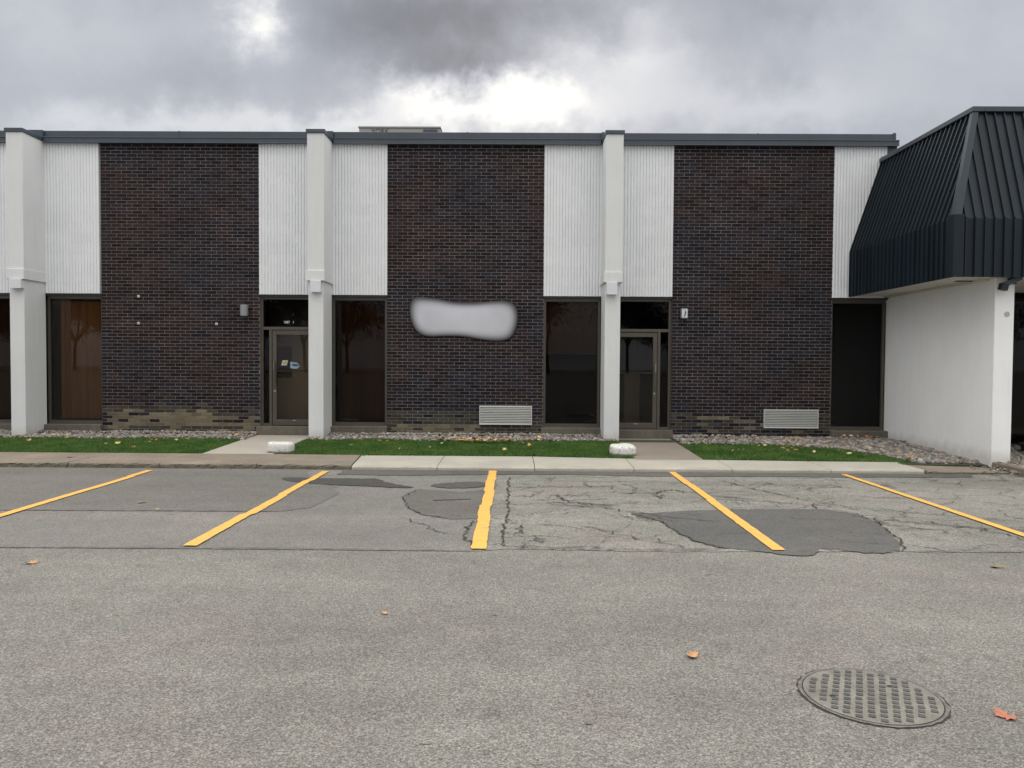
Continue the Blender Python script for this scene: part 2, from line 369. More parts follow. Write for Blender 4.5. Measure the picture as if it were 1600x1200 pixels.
# stall surfacing: smooth purplish grey on the left, cracked pale grey on the right
sheet('stall_surface', jag([(-30, 6.60), (-.36, 6.62)], .006, .08, False)+[(-.36, 9), (-.36, 11.6), (-30, 11.6)], .004, MT['asphalt_left'])
sheet('stall_surface', jag([(-.36, 6.62), (-.10, 6.71), (1.07, 6.66), (3.3, 6.72), (30, 6.8)], .008, .08, False)+[(30, 11.6), (-.36, 11.6)], .004, MT['asphalt_right'])
sheet('overlay_strip', jag([(-30, 8.2), (-5.6, 8.23), (-2.6, 8.28), (-2.3, 8.5)], .008, .1, False)+jag([(-2.2, 9.4), (-2.4, 10.0), (-2.9, 10.6), (-3.2, 11.6)], .02, .06, False)+[(-30, 11.6)], .008, asphalt('overlay', .150, warm=(1.07, .97, .90), speck=.3, mott=.10))
sheet('asphalt_patch', jag([(1.233, 8.331), (1.52, 8.378), (1.897, 8.501), (2.384, 8.595), (2.905, 8.654), (3.476, 8.64), (3.673, 8.43), (3.732, 8.026), (3.601, 7.343), (3.52, 7.03), (3.36, 6.739), (3.178, 6.644), (2.927, 6.703), (2.718, 6.81), (2.644, 6.693), (2.556, 6.579), (2.37, 6.551), (2.171, 6.66), (1.987, 6.739), (1.807, 6.802), (1.657, 7.015), (1.557, 7.378), (1.475, 7.938), (1.306, 8.128)], .013, .045), .008, MT['patch'])
sheet('asphalt_patch', jag([(-1.361, 9.113), (-1.348, 9.561), (-1.26, 9.805), (-.963, 9.721), (-.709, 9.59), (-.437, 9.794), (-.363, 9.998), (-.37, 9.156), (-.372, 8.372), (-.42, 7.961), (-.72, 7.949), (-.976, 8.138), (-1.196, 8.484)], .010, .05), .008, asphalt('patch_two', .12, speck=.2, mott=.12))
sheet('tar_smear', jag(smooth_closed([(-3.3, 10.7), (-2.753, 10.647), (-2.122, 10.62), (-1.956, 10.687), (-1.75, 10.25), (-1.3, 9.92), (-1.45, 9.86), (-2.086, 10.019), (-2.75, 10.12), (-3.2, 10.4)], 1), .012, .04), .012, MT['tar'])
sheet('tar_smear', jag(smooth_closed([(-1.2, 10.1), (-.9, 10.35), (-.45, 10.45), (-.40, 10.05), (-.62, 9.9), (-.95, 9.86)], 1), .012, .04), .012, asphalt('tar_two', .085, speck=.2, mott=.2))
sheet('tar_smear', jag([(-1.0, 9.02), (-.55, 9.13), (-.55, 9.09), (-.98, 8.96)], .006, .05), .012, MT['tar'])
sheet('kerb_strip', jag([(-2.6, 11.6), (-2.6, 11.0), (-1.6, 10.95), (-.4, 11.12), (.8, 11.16), (2.0, 11.05), (3.2, 11.12), (5.0, 11.10), (6.6, 11.2), (6.9, 11.6)], .014, .08), .010, asphalt('kerb_strip', .105, speck=.2, mott=.15))

def crack(pts, w, z=.014, rough=.02, m='crack', name=None, mb=None, step=.05):
    P = jag(pts, rough, step, False); V = []; n = len(P)
    for i, p in enumerate(P):
        a = Vector((*P[max(0, i-1)], 0)); b = Vector((*P[min(n-1, i+1)], 0)); d = (b-a); nr = Vector((-d.y, d.x, 0)).normalized()
        ww = w*random.uniform(.25, 1.3)*min(1, .25+min(i, n-1-i)*.25)
        V += [(p[0]+nr.x*ww/2, p[1]+nr.y*ww/2, z), (p[0]-nr.x*ww/2, p[1]-nr.y*ww/2, z)]
    mb.add(V, [(2*i, 2*i+1, 2*i+3, 2*i+2) for i in range(n-1)])
ck = MB()
for pts, w, r in (
    ([(-.11, 10.9), (-.12, 9.9), (-.09, 8.4), (-.14, 7.6), (-.12, 6.78)], .022, .012), ([(-.10, 10.0), (.6, 10.05), (1.3, 10.12)], .022, .02), ([(-.1, 8.0), (.05, 7.6), (-.03, 7.2)], .02, .03),
    ([(-.14, 6.75), (1.07, 6.69), (1.8, 6.74)], .018, .012), ([(.5, 9.5), (.55, 9.1), (.78, 8.9), (1.15, 8.75)], .03, .03), ([(.35, 9.4), (.95, 9.45)], .02, .02), ([(-.1, 9.35), (.2, 9.4), (.32, 9.8)], .018, .03),
    ([(.3, 8.85), (1.0, 8.6), (1.6, 8.15), (2.1, 7.9)], .018, .02), ([(.9, 8.3), (1.45, 7.9)], .014, .02), ([(1.25, 9.6), (1.7, 9.55), (2.0, 9.9), (2.4, 9.5), (2.9, 9.2)], .025, .03), ([(1.7, 9.55), (1.75, 9.2)], .03, .03), ([(1.45, 10.4), (1.55, 9.9), (1.4, 9.5)], .016, .03),
    ([(2.81, 10.81), (3.10, 10.0), (3.51, 9.11), (3.75, 8.9)], .02, .03), ([(3.5, 9.1), (3.4, 8.8), (3.5, 8.6)], .02, .03), ([(3.7, 8.2), (4.2, 7.9), (4.6, 7.7), (4.9, 7.1)], .022, .03), ([(3.7, 7.62), (4.35, 7.62)], .014, .012), ([(4.2, 8.1), (4.5, 7.75), (5.4, 7.5)], .02, .03), ([(3.7, 8.75), (4.8, 8.3), (5.3, 8.0)], .014, .03),
    ([(1.0, 7.2), (1.4, 6.9), (1.55, 6.75)], .015, .03), ([(.6, 7.7), (1.1, 7.2), (1.5, 7.0)], .015, .04), ([(-1.2, 8.0), (-.8, 7.4), (-.45, 7.15)], .014, .03), ([(-.45, 7.9), (-.5, 7.2), (-.42, 6.8)], .022, .02), ([(-.3, 10.3), (-.33, 9.3)], .02, .03),
    ([(2.1, 9.3), (2.7, 9.1), (3.3, 9.0)], .018, .04), ([(1.9, 10.5), (2.6, 10.3), (3.4, 10.35)], .012, .03), ([(3.9, 9.7), (4.4, 9.4), (5.2, 9.5)], .012, .04), ([(0, 10.55), (1.1, 10.5), (2.0, 10.62)], .012, .015), ([(.9, 10.5), (.95, 10.0)], .02, .03), ([(-.1, 9.0), (-.36, 8.98)], .02, .01), ([(-.36, 8.6), (0, 8.55)], .015, .01)):
    crack(pts, w, rough=r, mb=ck)
for _ in range(110):     # short hairlines in the worn stalls
    x = random.uniform(0, 6.5); y = random.uniform(7.0, 10.6); a = random.uniform(-.5, .5) if random.random() < .7 else random.uniform(1, 2); l = random.uniform(.15, .6)
    crack([(x, y), (x+l*.5*math.cos(a), y+l*.5*math.sin(a)+random.uniform(-.06, .06)), (x+l*math.cos(a), y+l*math.sin(a))], .009, rough=.025, mb=ck)
# edge of the large patch
pe = [(1.25, 8.33), (1.475, 7.938), (1.557, 7.378), (1.657, 7.015), (1.807, 6.802), (1.987, 6.739)]
crack(pe, .018, rough=.012, mb=ck); crack([(3.476, 8.66), (3.69, 8.43), (3.75, 8.026), (3.62, 7.343), (3.54, 7.03), (3.38, 6.72)], .02, rough=.015, mb=ck)
crack([(-1.27, 9.8), (-1.37, 9.3), (-1.36, 9.11), (-1.2, 8.48), (-.98, 8.13), (-.72, 7.94)], .015, rough=.015, mb=ck)
stuff(ck.build('cracks', MT['crack'], lot, fixn=False))
sm = MB()
crack([(-30, 6.59), (-4.5, 6.60), (-2.3, 6.64), (-.4, 6.61)], .012, rough=.004, mb=sm, step=.08); crack([(-5.6, 8.22), (-2.6, 8.27)], .012, rough=.004, mb=sm); crack([(3.4, 6.73), (9, 6.8)], .012, rough=.008, mb=sm, step=.08)
stuff(sm.build('seams', MT['seam'], lot, fixn=False))
st = MB()
for _ in range(150):
    x = random.uniform(-4, 4); y = random.uniform(2.6, 11); w = random.uniform(.004, .016)
    crack([(x, y), (x+random.uniform(.01, .06), y+random.uniform(-.01, .01))], w, z=.013 if y > 6.9 else .003, rough=.004, mb=st, step=.02)
stuff(st.build('asphalt_chips', MT['crack'], lot, fixn=False))

# painted stall lines
def paint():
    m = bpy.data.materials.new('yellow_road_paint'); s = S(m)
    worn = s.ramp(s.math('ADD', s.math('MULTIPLY', s.noise(55, 4, .7), .6), s.math('MULTIPLY', s.noise(9, 4, .7), .4)), .405, .455, 0, 1)
    c = s.mix(s.ramp(s.noise(5, 5, .65), .35, .65), (.80, .43, .075), (.68, .385, .095)); c = s.mix(worn, (.36, .25, .12), c)
    c = s.scale(c, s.ramp(s.noise(70, 3, .7), .3, .7, .86, 1.1))
    s.L.new(c, s.b.inputs['Base Color']); s.b.inputs['Roughness'].default_value = .7; s.bump(s.noise(90, 3, .6), .5, .004); return m
MT['paint'] = paint()
def line(x0, y0, x1, y1, w0, w1, wob=.004, steps=None):
    n = 60; L_ = []; R_ = []
    for i in range(n+1):
        t = i/n; x = x0+(x1-x0)*t; y = y0+(y1-y0)*t; w = w0+(w1-w0)*t; o = 0
        if steps:
            for (a, d) in steps:
                if t > a: o += d
        L_.append((x-w/2+o+random.gauss(0, wob), y)); R_.append((x+w/2+o+random.gauss(0, wob), y))
    V = [(p[0], p[1], .0165) for q in zip(L_, R_) for p in q]
    return MB().add(V, [(2*i, 2*i+1, 2*i+3, 2*i+2) for i in range(n)]).build('painted_line', MT['paint'], lot, fixn=False)
line(-5.375, 6.9, -5.40, 11.25, .11, .10, .0015, [(.62, .01), (.85, -.03)])
line(-2.88, 6.687, -2.86, 11.28, .125, .10, .002, [(.3, .03), (.55, -.02), (.8, .02)])
line(-.335, 6.66, -.378, 11.47, .135, .115, .0035, [(.3, -.012), (.42, .018), (.55, .01), (.62, -.014), (.8, .008)])
line(2.296, 6.704, 2.314, 11.47, .115, .10, .002, [(.5, .012), (.75, -.015)])
line(4.885, 6.7, 4.825, 11.36, .10, .085, .0015)
# ------------------------------------------------------------------ lawn base, gravel bed
def walk_back(x): return float(np.interp(x, [-2.61, .25, 1.78, 3.26, 4.7, 6.13, 7.4], [12.79, 12.80, 12.62, 12.52, 12.44, 12.42, 12.05])) if x > -2.55 else 12.72
def ground_z(y): return .062+(min(max(y, 12.4), 15.0)-12.4)/2.6*.073
lb = MB(); ys = [12.3, 13, 14, 15, 15.45, 30]
for i in range(len(ys)-1):
    lb.add([(-40, ys[i], ground_z(ys[i])-.01), (7.5, ys[i], ground_z(ys[i])-.01), (7.5, ys[i+1], ground_z(ys[i+1])-.01), (-40, ys[i+1], ground_z(ys[i+1])-.01)], [(0, 1, 2, 3)])
lb.box(6.08, 7.415, 12.10, 12.299, .0, .068)
struct(lb.build('lawn_soil', MT['soil']))

# sidewalk slabs, each its own piece
walk = struct(bpy.data.objects.new('sidewalk', None)); COL.objects.link(walk)
def slab(x0f, x1f, x0b, x1b, top, m, yf0=11.5, yf1=11.5, yb0=12.72, yb1=12.72, rough=.0, top1=None, facem=None):
    top1 = top if top1 is None else top1
    n = 24 if rough else 6; mb = MB(); V = []
    g = .005
    for i in range(n+1):
        t = i/n; tp = top+(top1-top)*t; yf = yf0+(yf1-yf0)*t; yb = yb0+(yb1-yb0)*t
        xf = x0f+g+(x1f-x0f-2*g)*t; xb = x0b+g+(x1b-x0b-2*g)*t; r = lambda k=1: random.gauss(0, rough)*k
        V += [(xf, yf+r(.6), -.03), (xf, yf+.004+r(), tp*.62), (xf, yf+.012+r(), tp-.014+r(.5)), (xf, yf+.03+r(), tp+r(.3)), (xb, yb, tp), (xb, yb, -.03)]
    F = []; mi = []
    for i in range(n):
        for j in range(5):
            F.append((6*i+j, 6*i+j+1, 6*i+6+j+1, 6*i+6+j)); mi.append(1 if j < 2 else 0)
    F += [tuple(range(6)), tuple(6*n+k for k in reversed(range(6)))]; mi += [1, 1]
    mb.v = V; mb.f = F; mb.mi = mi
    return mb.build('walk_slab', [MT[m], MT[facem or m]], walk)
xs = [-16, -13.6, -11.2, -9.6, -8.23, -6.8, -5.4, -3.94, -2.50]
for i in range(len(xs)-1):
    slab(xs[i], xs[i+1], xs[i]-.02*random.random(), xs[i+1] if i < len(xs)-2 else -2.61, .085, 'old_conc', rough=.006, facem='kerb_old', top1=.08 if i == len(xs)-2 else None)
xs = [-2.50, -1.21, .26, 1.75, 3.22, 4.7, 6.10]; xb = [-2.61, -1.22, .25, 1.78, 3.26, 4.7, 6.13]; yb = [12.78, 12.80, 12.80, 12.62, 12.52, 12.44, 12.42]
for i in range(6): slab(xs[i], xs[i+1], xb[i], xb[i+1], .066, 'new_conc', yb0=yb[i], yb1=yb[i+1], rough=.0012)
slab(6.105, 7.40, 6.14, 7.41, .06, 'old_conc', yf0=11.47, yf1=11.56, yb0=12.42, yb1=12.04, rough=.006, top1=.035, facem='kerb_old')
struct(walk)
# low kerb beside the wing wall and gravel pad of the next unit
k = B(7.42, 7.58, 10.6, 12.04, -.02, .13, .012).build('side_kerb', MT['old_conc'], walk)
k = B(7.58, 16, 10.4, 12.04, -.02, .11, .012).build('side_pavement', MT['new_conc'], walk)

# entrance paths
p1 = struct(B(-5.27, -4.075, 12.725, 15.33, .0, .145, .008).build('entrance_path', MT['path_conc']))
p2 = struct(B(1.92, 3.045, 12.50, 15.33, .0, .13, .008).build('entrance_path', MT['path_conc2']))
for p in (p1, p2):
    p.data.polygons  # sloping slab: lower the street end
    for v in p.data.vertices:
        if v.co.z > .05 and v.co.y < 13: v.co.z -= .06

# ------------------------------------------------------------------ office building
WY = 15.5
office = thing('office_building', 'long low office building of dark brick bays, white ribbed panels and square columns', 'building', (0, WY, 0))
# brick bays
NB = 0; brick_meshes = {}
def brick_mesh(w, key):
    kk = (round(w, 4), key)
    if kk not in brick_meshes:
        b = MB().box(0, w, 0, .03, 0, .0567); b.f = [f for i, f in enumerate(b.f) if i != 3]; b.mi = b.mi[:len(b.f)]
        me = bpy.data.meshes.new('brick'); me.from_pydata(b.v, [], b.f); me.materials.append(BR[key]); brick_meshes[kk] = me
    return brick_meshes[kk]
def tone(bay, c, fx):
    r = random.random()
    if bay == 1:
        if c in (1, 2, 3, 4) and .02 < fx < .95: return 'dark' if r < .08 else ('pale' if c < 4 or fx < .7 else 'medium')
        if c <= 0: return 'pale' if r < .4 else 'medium'
        if c == 5 and fx < .68: return 'pale' if r < .3 else 'medium'
        if c in (5, 6) : return 'medium' if r < (.7 if fx < .7 else .25) else 'dark'
        if c == 7 and .1 < fx < .6: return 'medium' if r < .3 else 'dark'
    if bay == 2:
        if c in (-1, 0, 1, 2) and .03 < fx < .56: return 'pale' if r < .9 else 'medium'
        if c in (1, 2, 3, 4): return 'medium' if r < .8 else 'dark'
        if c in (5, 6) and fx < .7: return 'medium' if r < .75 else 'dark'
        if c <= 0: return 'medium'
    if bay == 3:
        k = int(fx*6+c*1.7) % 3
        if c <= 4 and fx > .12: return ('pale' if r < .55 else 'medium') if k == 0 or (c in (3,) and fx > .5) else ('dark' if r < .75 else 'medium')
        if c == 5 and .12 < fx < .35: return 'pale'
        if c <= 6: return 'medium' if r < .25 else 'dark'
        if c in (3, 4) and fx < .05: return 'red'
    return 'dark'
def bay(idx, x0, x1):
    global NB
    wall = B(x0+.001, x1-.001, WY+.0045, WY+.28, 0, 5.985).build('brick_wall', MT['mortar'], office)
    nb = 15; pitch = (x1-x0)/nb; w = pitch-.0105; jm = MB(); jt = {'dark': 0, 'medium': 1, 'pale': 2, 'red': 3}
    for c in range(89):
        z = .045+c*.0667; off = pitch/2 if c % 2 else 0; i = 0; x = x0
        cuts = []
        if off: cuts.append((x0, x0+off-.0105)); x = x0+off
        while x < x1-.05:
            e = min(x+w, x1); cuts.append((x, e)); x += pitch
        for (a, e) in cuts:
            if e-a < .04: continue
            key = tone(idx, c-(3 if idx == 1 else 2), (a-x0)/(x1-x0)); yo = random.uniform(-.0018, .0018)
            if idx in (1, 2, 3) and c < 9 and NB < 300 and c > 0 and (c < 7 or idx == 2):
                o = link('brick', brick_mesh(e-a, key), wall, (a, WY+yo, z)); NB += 1
            else:
                b = MB().box(a, e, WY+yo, WY+.03, z, z+.0567); b.f = [f for i2, f in enumerate(b.f) if i2 != 3]
                jm.add(b.v, b.f, jt[key])
    stuff(jm.build('brickwork', [BRJ[k_] for k_ in ('dark', 'medium', 'pale', 'red')], wall, fixn=False))
bay(1, -8.43, -5.235); bay(2, -2.65, .50); bay(3, 3.09, 6.285); bay(0, -14.2, -11.05)

# ribbed white block panels
def flute_profile(n, pitch):
    P = []
    for i in range(n):
        for t, d in ((0, .022), (.09, .008), (.26, .002), (.5, 0), (.74, .002), (.91, .008)): P.append(((i+t)*pitch, d))
    P.append((n*pitch, .022)); return P
FW = .37; RP = FW/6
def flute_mesh(n, h):
    P = flute_profile(n, RP); k = len(P); V = [(x+.0006 if i == 0 else x-.0006 if i == k-1 else x, d, z) for z in (0.0006, h-.0006) for i, (x, d) in enumerate(P)]
    V += [(0.0012, .05, .0012), (n*RP-.0012, .05, .0012), (.0012, .05, h-.0012), (n*RP-.0012, .05, h-.0012)]
    F = [(i, i+1, k+i+1, k+i) for i in range(k-1)]
    F += [tuple(reversed([2*k]+list(range(k))+[2*k+1])), tuple([2*k+2]+list(range(k, 2*k))+[2*k+3])]
    me = bpy.data.meshes.new('fluted_block'); me.from_pydata(V, [], F); me.materials.append(MT['white_block']); return me, V, F
FM = {n: flute_mesh(n, 3.01/15) for n in (3, 6, 5)}
NF = 0
def flutes(x0, x1, skip=None):
    global NF
    wall = B(x0+.001, x1-.001, WY+.045, WY+.28, 2.975, 5.985).build('ribbed_wall', MT['white_block'], office)
    h = 3.01/15; jm = MB(); edge = 0
    for r in range(15):
        x = x0; first = (r % 2 == 1)
        while x < x1-.03:
            n = 3 if first else 6; first = False
            if x+n*RP > x1+.02: n = 3 if x1-x < .3 else 5
            if x+n*RP > x1+.03: break
            z = 2.972+r*h; yo = WY-.02+random.uniform(-.0006, .0006)
            hid = skip and skip[0] < x and x+n*RP < skip[1]
            vis = x+n*RP > -10.25 and not hid
            if vis and NF < 300: link('fluted_block', FM[n][0], wall, (x, yo, z)); NF += 1
            else: jm.add([(a+x, b+yo, c+z) for a, b, c in FM[n][1]], FM[n][2])
            x += n*RP
    if jm.v: stuff(jm.build('fluted_blockwork', MT['white_block'], wall, fixn=False))
flutes(-5.235, -2.65, (-4.2, -3.66)); flutes(.50, 3.09, (1.5, 2.08)); flutes(6.285, 7.33); flutes(-11.05, -8.43, (-9.97, -9.4)); 

# metal panel at the building's right end, body, roof
B(7.33, 7.52, WY-.02, WY+.3, 2.97, 5.97).build('end_panel', MT['metal_dark'], office)
B(-14.2, 7.5, 20.5, 20.7, 0, 5.9).build('rear_wall', MT['room'], office)
B(-14.2, 7.5, WY+.3, 20.5, 5.75, 5.9).build('roof', MT['room'], office)
B(-14.4, -14.2, WY, 20.7, 0, 6.0).build('side_wall', MT['stucco'], office)
B(7.4, 7.5, WY+.31, 20.7, 0, 5.75).build('side_wall', MT['room'], office)
# lintel soffit over the glazing
def lintel(x0, x1): B(x0, x1, WY+.02, WY+.30, 2.93, 2.974).build('lintel', MT['darkframe'], office)
# parapet in two metal steps, in lengths
def parapet(x0, x1, last=False):
    par = MB(); par.box(x0, x1, WY-.10, WY+.34, 5.975, 6.08, 0, .004); po = par.build('fascia', MT['metal_dark'], office)
    B(x0, x1, WY-.115, WY-.1005, 6.068, 6.082).build('drip_edge', MT['metal_highlight'], po)
    B(x0, x1, WY-.108, WY-.1005, 5.968, 5.980).build('drip_edge', MT['metal_highlight'], po)
    x2 = x1-.06 if last else x1
    up = B(x0, x2, WY-.055, WY+.30, 6.083, 6.215, .006).build('coping', MT['metal_dark'], office)
    n = max(1, round((x1-x0)/3.0))
    for i in range(n+1):
        xx = x0+(x2-x0)*i/n
        if i in (0, n) and not last: continue
        B(xx-.012, xx+.012, WY-.060, WY+.30, 6.083, 6.220).build('coping_joint', MT['metal_dark'], up)
cols = [(-9.87, -9.55), (-4.07, -3.745), (1.655, 1.985)]
parapet(-14.2, -9.90); parapet(-9.52, -4.10); parapet(-3.715, 1.625); parapet(2.015, 7.52, True)
B(7.42, 7.46, WY-.065, WY+.30, 6.083, 6.235).build('coping_end', MT['metal_dark'], office)

# columns
CY = 14.8
for i, (a, b) in enumerate(cols):
    lo = B(a+.01, b-.025, CY+.045, WY+.02, .0, 3.18, .004).build('column', MT['column'], office)
    up = B(a, b, CY, WY+.02, 3.38, 6.0, .004).build('upper_shaft', MT['column'], lo)
    B(a-.022, b+.012, CY-.025, WY+.02, 3.18, 3.38, .006).build('collar', MT['column'], lo)
    B(a-.02, b+.02, CY-.025, WY+.36, 6.0, 6.072, .004).build('column_cap', MT['metal_dark'], lo)
    B(a-.03, b+.03, WY-.12, WY+.36, 6.073, 6.21).build('parapet_block', MT['metal_dark'], lo)
cl = ['leftmost', 'middle', 'rightmost']
desc = ['small white box under the collar of the leftmost column', 'small white box under the collar of the column beside the left door', 'small white box under the collar of the column beside the right door']
for (x0, z1, x1, z0), d in zip(((-9.79, 3.178, -9.575, 3.005), (-3.995, 3.178, -3.80, 2.965), (1.683, 3.178, 1.881, 2.95)), desc):
    t = thing('junction_box', d, 'junction box', ((x0+x1)/2, CY+.04, z0), 'white boxes on the columns')
    B(x0, x1, CY-.06, CY+.044, z0, z1, .004).build('housing', MT['white_box'], t)
    B(x0-.006, x1+.006, CY-.07, CY-.06, z0-.006, z1-.002, .003).build('cover_plate', MT['white_box'], t)

# windows
def window(x0, x1, glassm='glass', sx0=None, sx1=None, z0=.34):
    lintel(x0-.02, x1+.02)
    f = MB(); w = .045; y0, y1 = WY+.08, WY+.16
    f.box(x0, x0+w, y0, y1, z0, 2.93); f.box(x1-w, x1, y0, y1, z0, 2.93); f.box(x0+w, x1-w, y0, y1, z0, z0+.05); f.box(x0+w, x1-w, y0, y1, 2.875, 2.93)
    fo = f.build('window_frame', MT['bronze'], office)
    B(x0+w-.005, x1-w+.005, y0+.04, y0+.046, z0+.045, 2.88).build('pane', MT[glassm], fo)
    g = MB(); q = .012
    for (a, b, c, d) in ((x0+w, x0+w+q, z0+.05, 2.875), (x1-w-q, x1-w, z0+.05, 2.875), (x0+w+q, x1-w-q, z0+.05, z0+.05+q), (x0+w+q, x1-w-q, 2.875-q, 2.875)): g.box(a, b, y0+.02, y0+.039, c, d)
    g.build('gasket', MT['darkframe'], fo)
    B((sx0 or x0)-.0, (sx1 or x1), WY-.09, WY+.2, .03, z0-.018, .008).build('window_sill', MT['sill'], office)
    B(x0, x1, WY+.05, WY+.2, z0-.018, z0).build('sub_sill', MT['bronze'], fo)
window(-11.05, -9.86, 'glass_mid'); window(-9.58, -8.435, 'glass', -9.60); window(-3.775, -2.655, 'glass_mid', -3.80, -2.64); window(.505, 1.66, 'glass_mid', .47, 1.68); window(6.29, 7.39, 'glass_dark', None, 7.45, .32)

# doors
def entrance(xj, s, slw, zf):
    """xj: jamb against the brick; s: +1 opens to the right, -1 to the left"""
    X = lambda u: xj+s*u
    def bx(mb, u0, u1, y0, y1, z0, z1): a, b = sorted((X(u0), X(u1))); return mb.box(a, b, y0, y1, z0, z1, 0, .003)
    y0, y1 = WY+.08, WY+.18; f = MB()
    lintel(*sorted((X(-.01), X(1.15))))
    u1 = .05+slw; um = u1+.055
    bx(f, 0, .05, y0, y1, zf, 2.93); bx(f, .05, 1.16, y0, y1, 2.88, 2.93); bx(f, .05, 1.16, y0, y1, 2.265, 2.325); bx(f, u1, um, y0, y1, zf, 2.265); bx(f, .05, u1, y0, y1, zf, zf+.05); bx(f, 1.12, 1.16, y0, y1, zf, 2.265)
    fo = f.build('entrance_frame', MT['bronze'], office)
    p = MB(); bx(p, .045, 1.125, y0+.05, y0+.056, 2.32, 2.885); p.build('transom_pane', MT['glass_dark'], fo)
    p = MB(); bx(p, .045, u1+.005, y0+.05, y0+.056, zf+.045, 2.27); p.build('sidelight_pane', MT['glass_dark'], fo)
    d = MB(); a, b = um+.006, 1.115
    yd0, yd1 = y0+.015, y1-.03; sw = .085
    bx(d, a, a+sw, yd0, yd1, zf+.012, 2.255); bx(d, b-sw, b, yd0, yd1, zf+.012, 2.255); bx(d, a+sw, b-sw, yd0, yd1, zf+.012, zf+.13); bx(d, a+sw, b-sw, yd0, yd1, 2.165, 2.255)
    do = d.build('door', MT['bronze'], fo if False else office)
    p = MB(); bx(p, a+sw-.005, b-sw+.005, yd0+.02, yd0+.026, zf+.125, 2.17); p.build('door_pane', MT['glass'], do)
    h = MB(); hx = a+sw*.62
    bx(h, hx-.035, hx+.035, yd0-.03, yd0-.001, 1.12, 1.42); bx(h, hx-.012, hx+.012, yd0-.055, yd0-.031, 1.16, 1.62); h.build('pull_handle', MT['bronze'] if s < 0 else MT['bronze'], do)
    MB().cyl((X(hx), yd0-.012, 1.02), .018, .014, 1, 14).build('lock', MT['steel'], do)
    k = MB(); bx(k, a+.02, a+.04, yd0-.012, yd0-.001, 1.45, 1.62); k.build('strike_plate', MT['steel'], do)
    k = MB(); bx(k, a+sw, b-sw, yd1, yd1+.03, 1.42, 1.445); k.build('push_bar', MT['lamp_grey'], do)
    k = MB(); bx(k, (a+b)/2-.03, (a+b)/2+.04, yd0-.008, yd0-.001, zf+.105, zf+.115); k.build('door_stop', MT['steel'], do)
    st_ = MB(); bx(st_, -.02, 1.15, WY-.16, WY+.2, .0, zf); st_.build('door_step', MT['sill'], office)
    return fo, do
f1, d1 = entrance(-5.232, 1, .12, .31); f2, d2 = entrance(3.087, -1, .16, .29)
f1['label'] = 'entrance frame with a white unit number on its transom'; d1['label'] = 'left entrance door with two stickers on its glass'
place_text('unit_number', '1087', .072, (-4.715, WY+.12, 2.42), MT['white_print'], f1, .9); place_text('unit_number', '1', .072, (-4.58, WY+.12, 2.42), MT['white_print'], f1)
def sticker(name, poly, y, m, parent): MB().add([(x, y, z) for x, z in poly]+[(x, y+.001, z) for x, z in poly], [tuple(range(len(poly))), tuple(reversed(range(len(poly), 2*len(poly))))]).build(name, MT[m], parent, fixn=False)
ys_ = WY+.112
sticker('sticker', [(-4.825, 1.545), (-4.715, 1.545), (-4.69, 1.645), (-4.80, 1.645)], ys_, 'yellow_print', d1)
place_text('sticker_lettering', 'UX', .085, (-4.757, ys_-.003, 1.595), MT['ink'], d1, .7, .1)
sticker('sticker', [(-4.64, 1.485), (-4.50, 1.475), (-4.45, 1.53), (-4.50, 1.60), (-4.55, 1.605), (-4.64, 1.62)], ys_, 'blue_print', d1)
sticker('sticker', [(-4.60, 1.535), (-4.50, 1.525), (-4.47, 1.545), (-4.50, 1.57), (-4.60, 1.575)], ys_-.002, 'navy_print', d1)

# interiors
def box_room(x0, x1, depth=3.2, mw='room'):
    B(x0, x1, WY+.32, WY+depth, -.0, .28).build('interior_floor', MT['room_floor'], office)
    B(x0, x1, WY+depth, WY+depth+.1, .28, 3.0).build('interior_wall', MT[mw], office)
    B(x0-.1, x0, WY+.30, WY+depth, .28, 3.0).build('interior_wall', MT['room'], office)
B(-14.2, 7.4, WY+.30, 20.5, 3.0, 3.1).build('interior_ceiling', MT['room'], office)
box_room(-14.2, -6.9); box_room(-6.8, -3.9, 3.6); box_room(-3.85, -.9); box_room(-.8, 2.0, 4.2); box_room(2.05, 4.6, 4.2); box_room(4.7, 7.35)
B(-5.3, -4.44, 16.35, 16.41, .28, 2.9).build('interior_partition', MT['partition'], office)
B(-5.16, -4.83, 16.31, 16.349, 1.28, 1.95).build('dark_opening', MT['black'], office)  # flat black panel painted for the shade of an opening in the partition
B(-5.12, -4.84, 16.28, 16.309, 1.40, 1.44).build('shelf', MT['steel'], office)
B(2.38, 2.72, 17.2, 17.5, .28, 1.42).build('reception_counter', MT['partition'], office)

# blinds and shade
def blinds(name, label, x0, x1, y, m, ang, n, z0=.42, z1=2.88, dep=.0):
    t = thing(name, label, 'blinds', ((x0+x1)/2, y, z1), 'vertical blinds behind the windows')
    B(x0, x1, y-.025, y+.025, z1-.04, z1).build('head_rail', MT['darkframe'], t)
    for i in range(n):
        cx = x0+(i+.5)*(x1-x0)/n; a = rad(ang+random.uniform(-6, 6)); w = .046
        dx, dy = math.cos(a)*w, math.sin(a)*w
        V = []
        for z in (z0+random.uniform(0, .01), z1-.045):
            for t_ in (-1, -.33, .33, 1): V.append((cx+dx*t_-dy*.1*(1-t_*t_), y+dy*t_+dx*.1*(1-t_*t_), z))
        MB().add(V, [(i2, i2+1, i2+5, i2+4) for i2 in range(3)]).build('slat', MT[m], t, fixn=False)
blinds('vertical_blind', 'brown closed vertical blind behind the window beside the leftmost column', -9.40, -8.47, WY+.26, 'blind', 14, 13)
blinds('vertical_blind', 'dark vertical blind behind the window right of the column by the left door', -3.72, -2.70, WY+.36, 'blind_dark', 35, 13)
blinds('vertical_blind', 'vertical blind in the window cut off by the left edge of the photo', -11.0, -9.9, WY+.30, 'blind_dark', 25, 14)
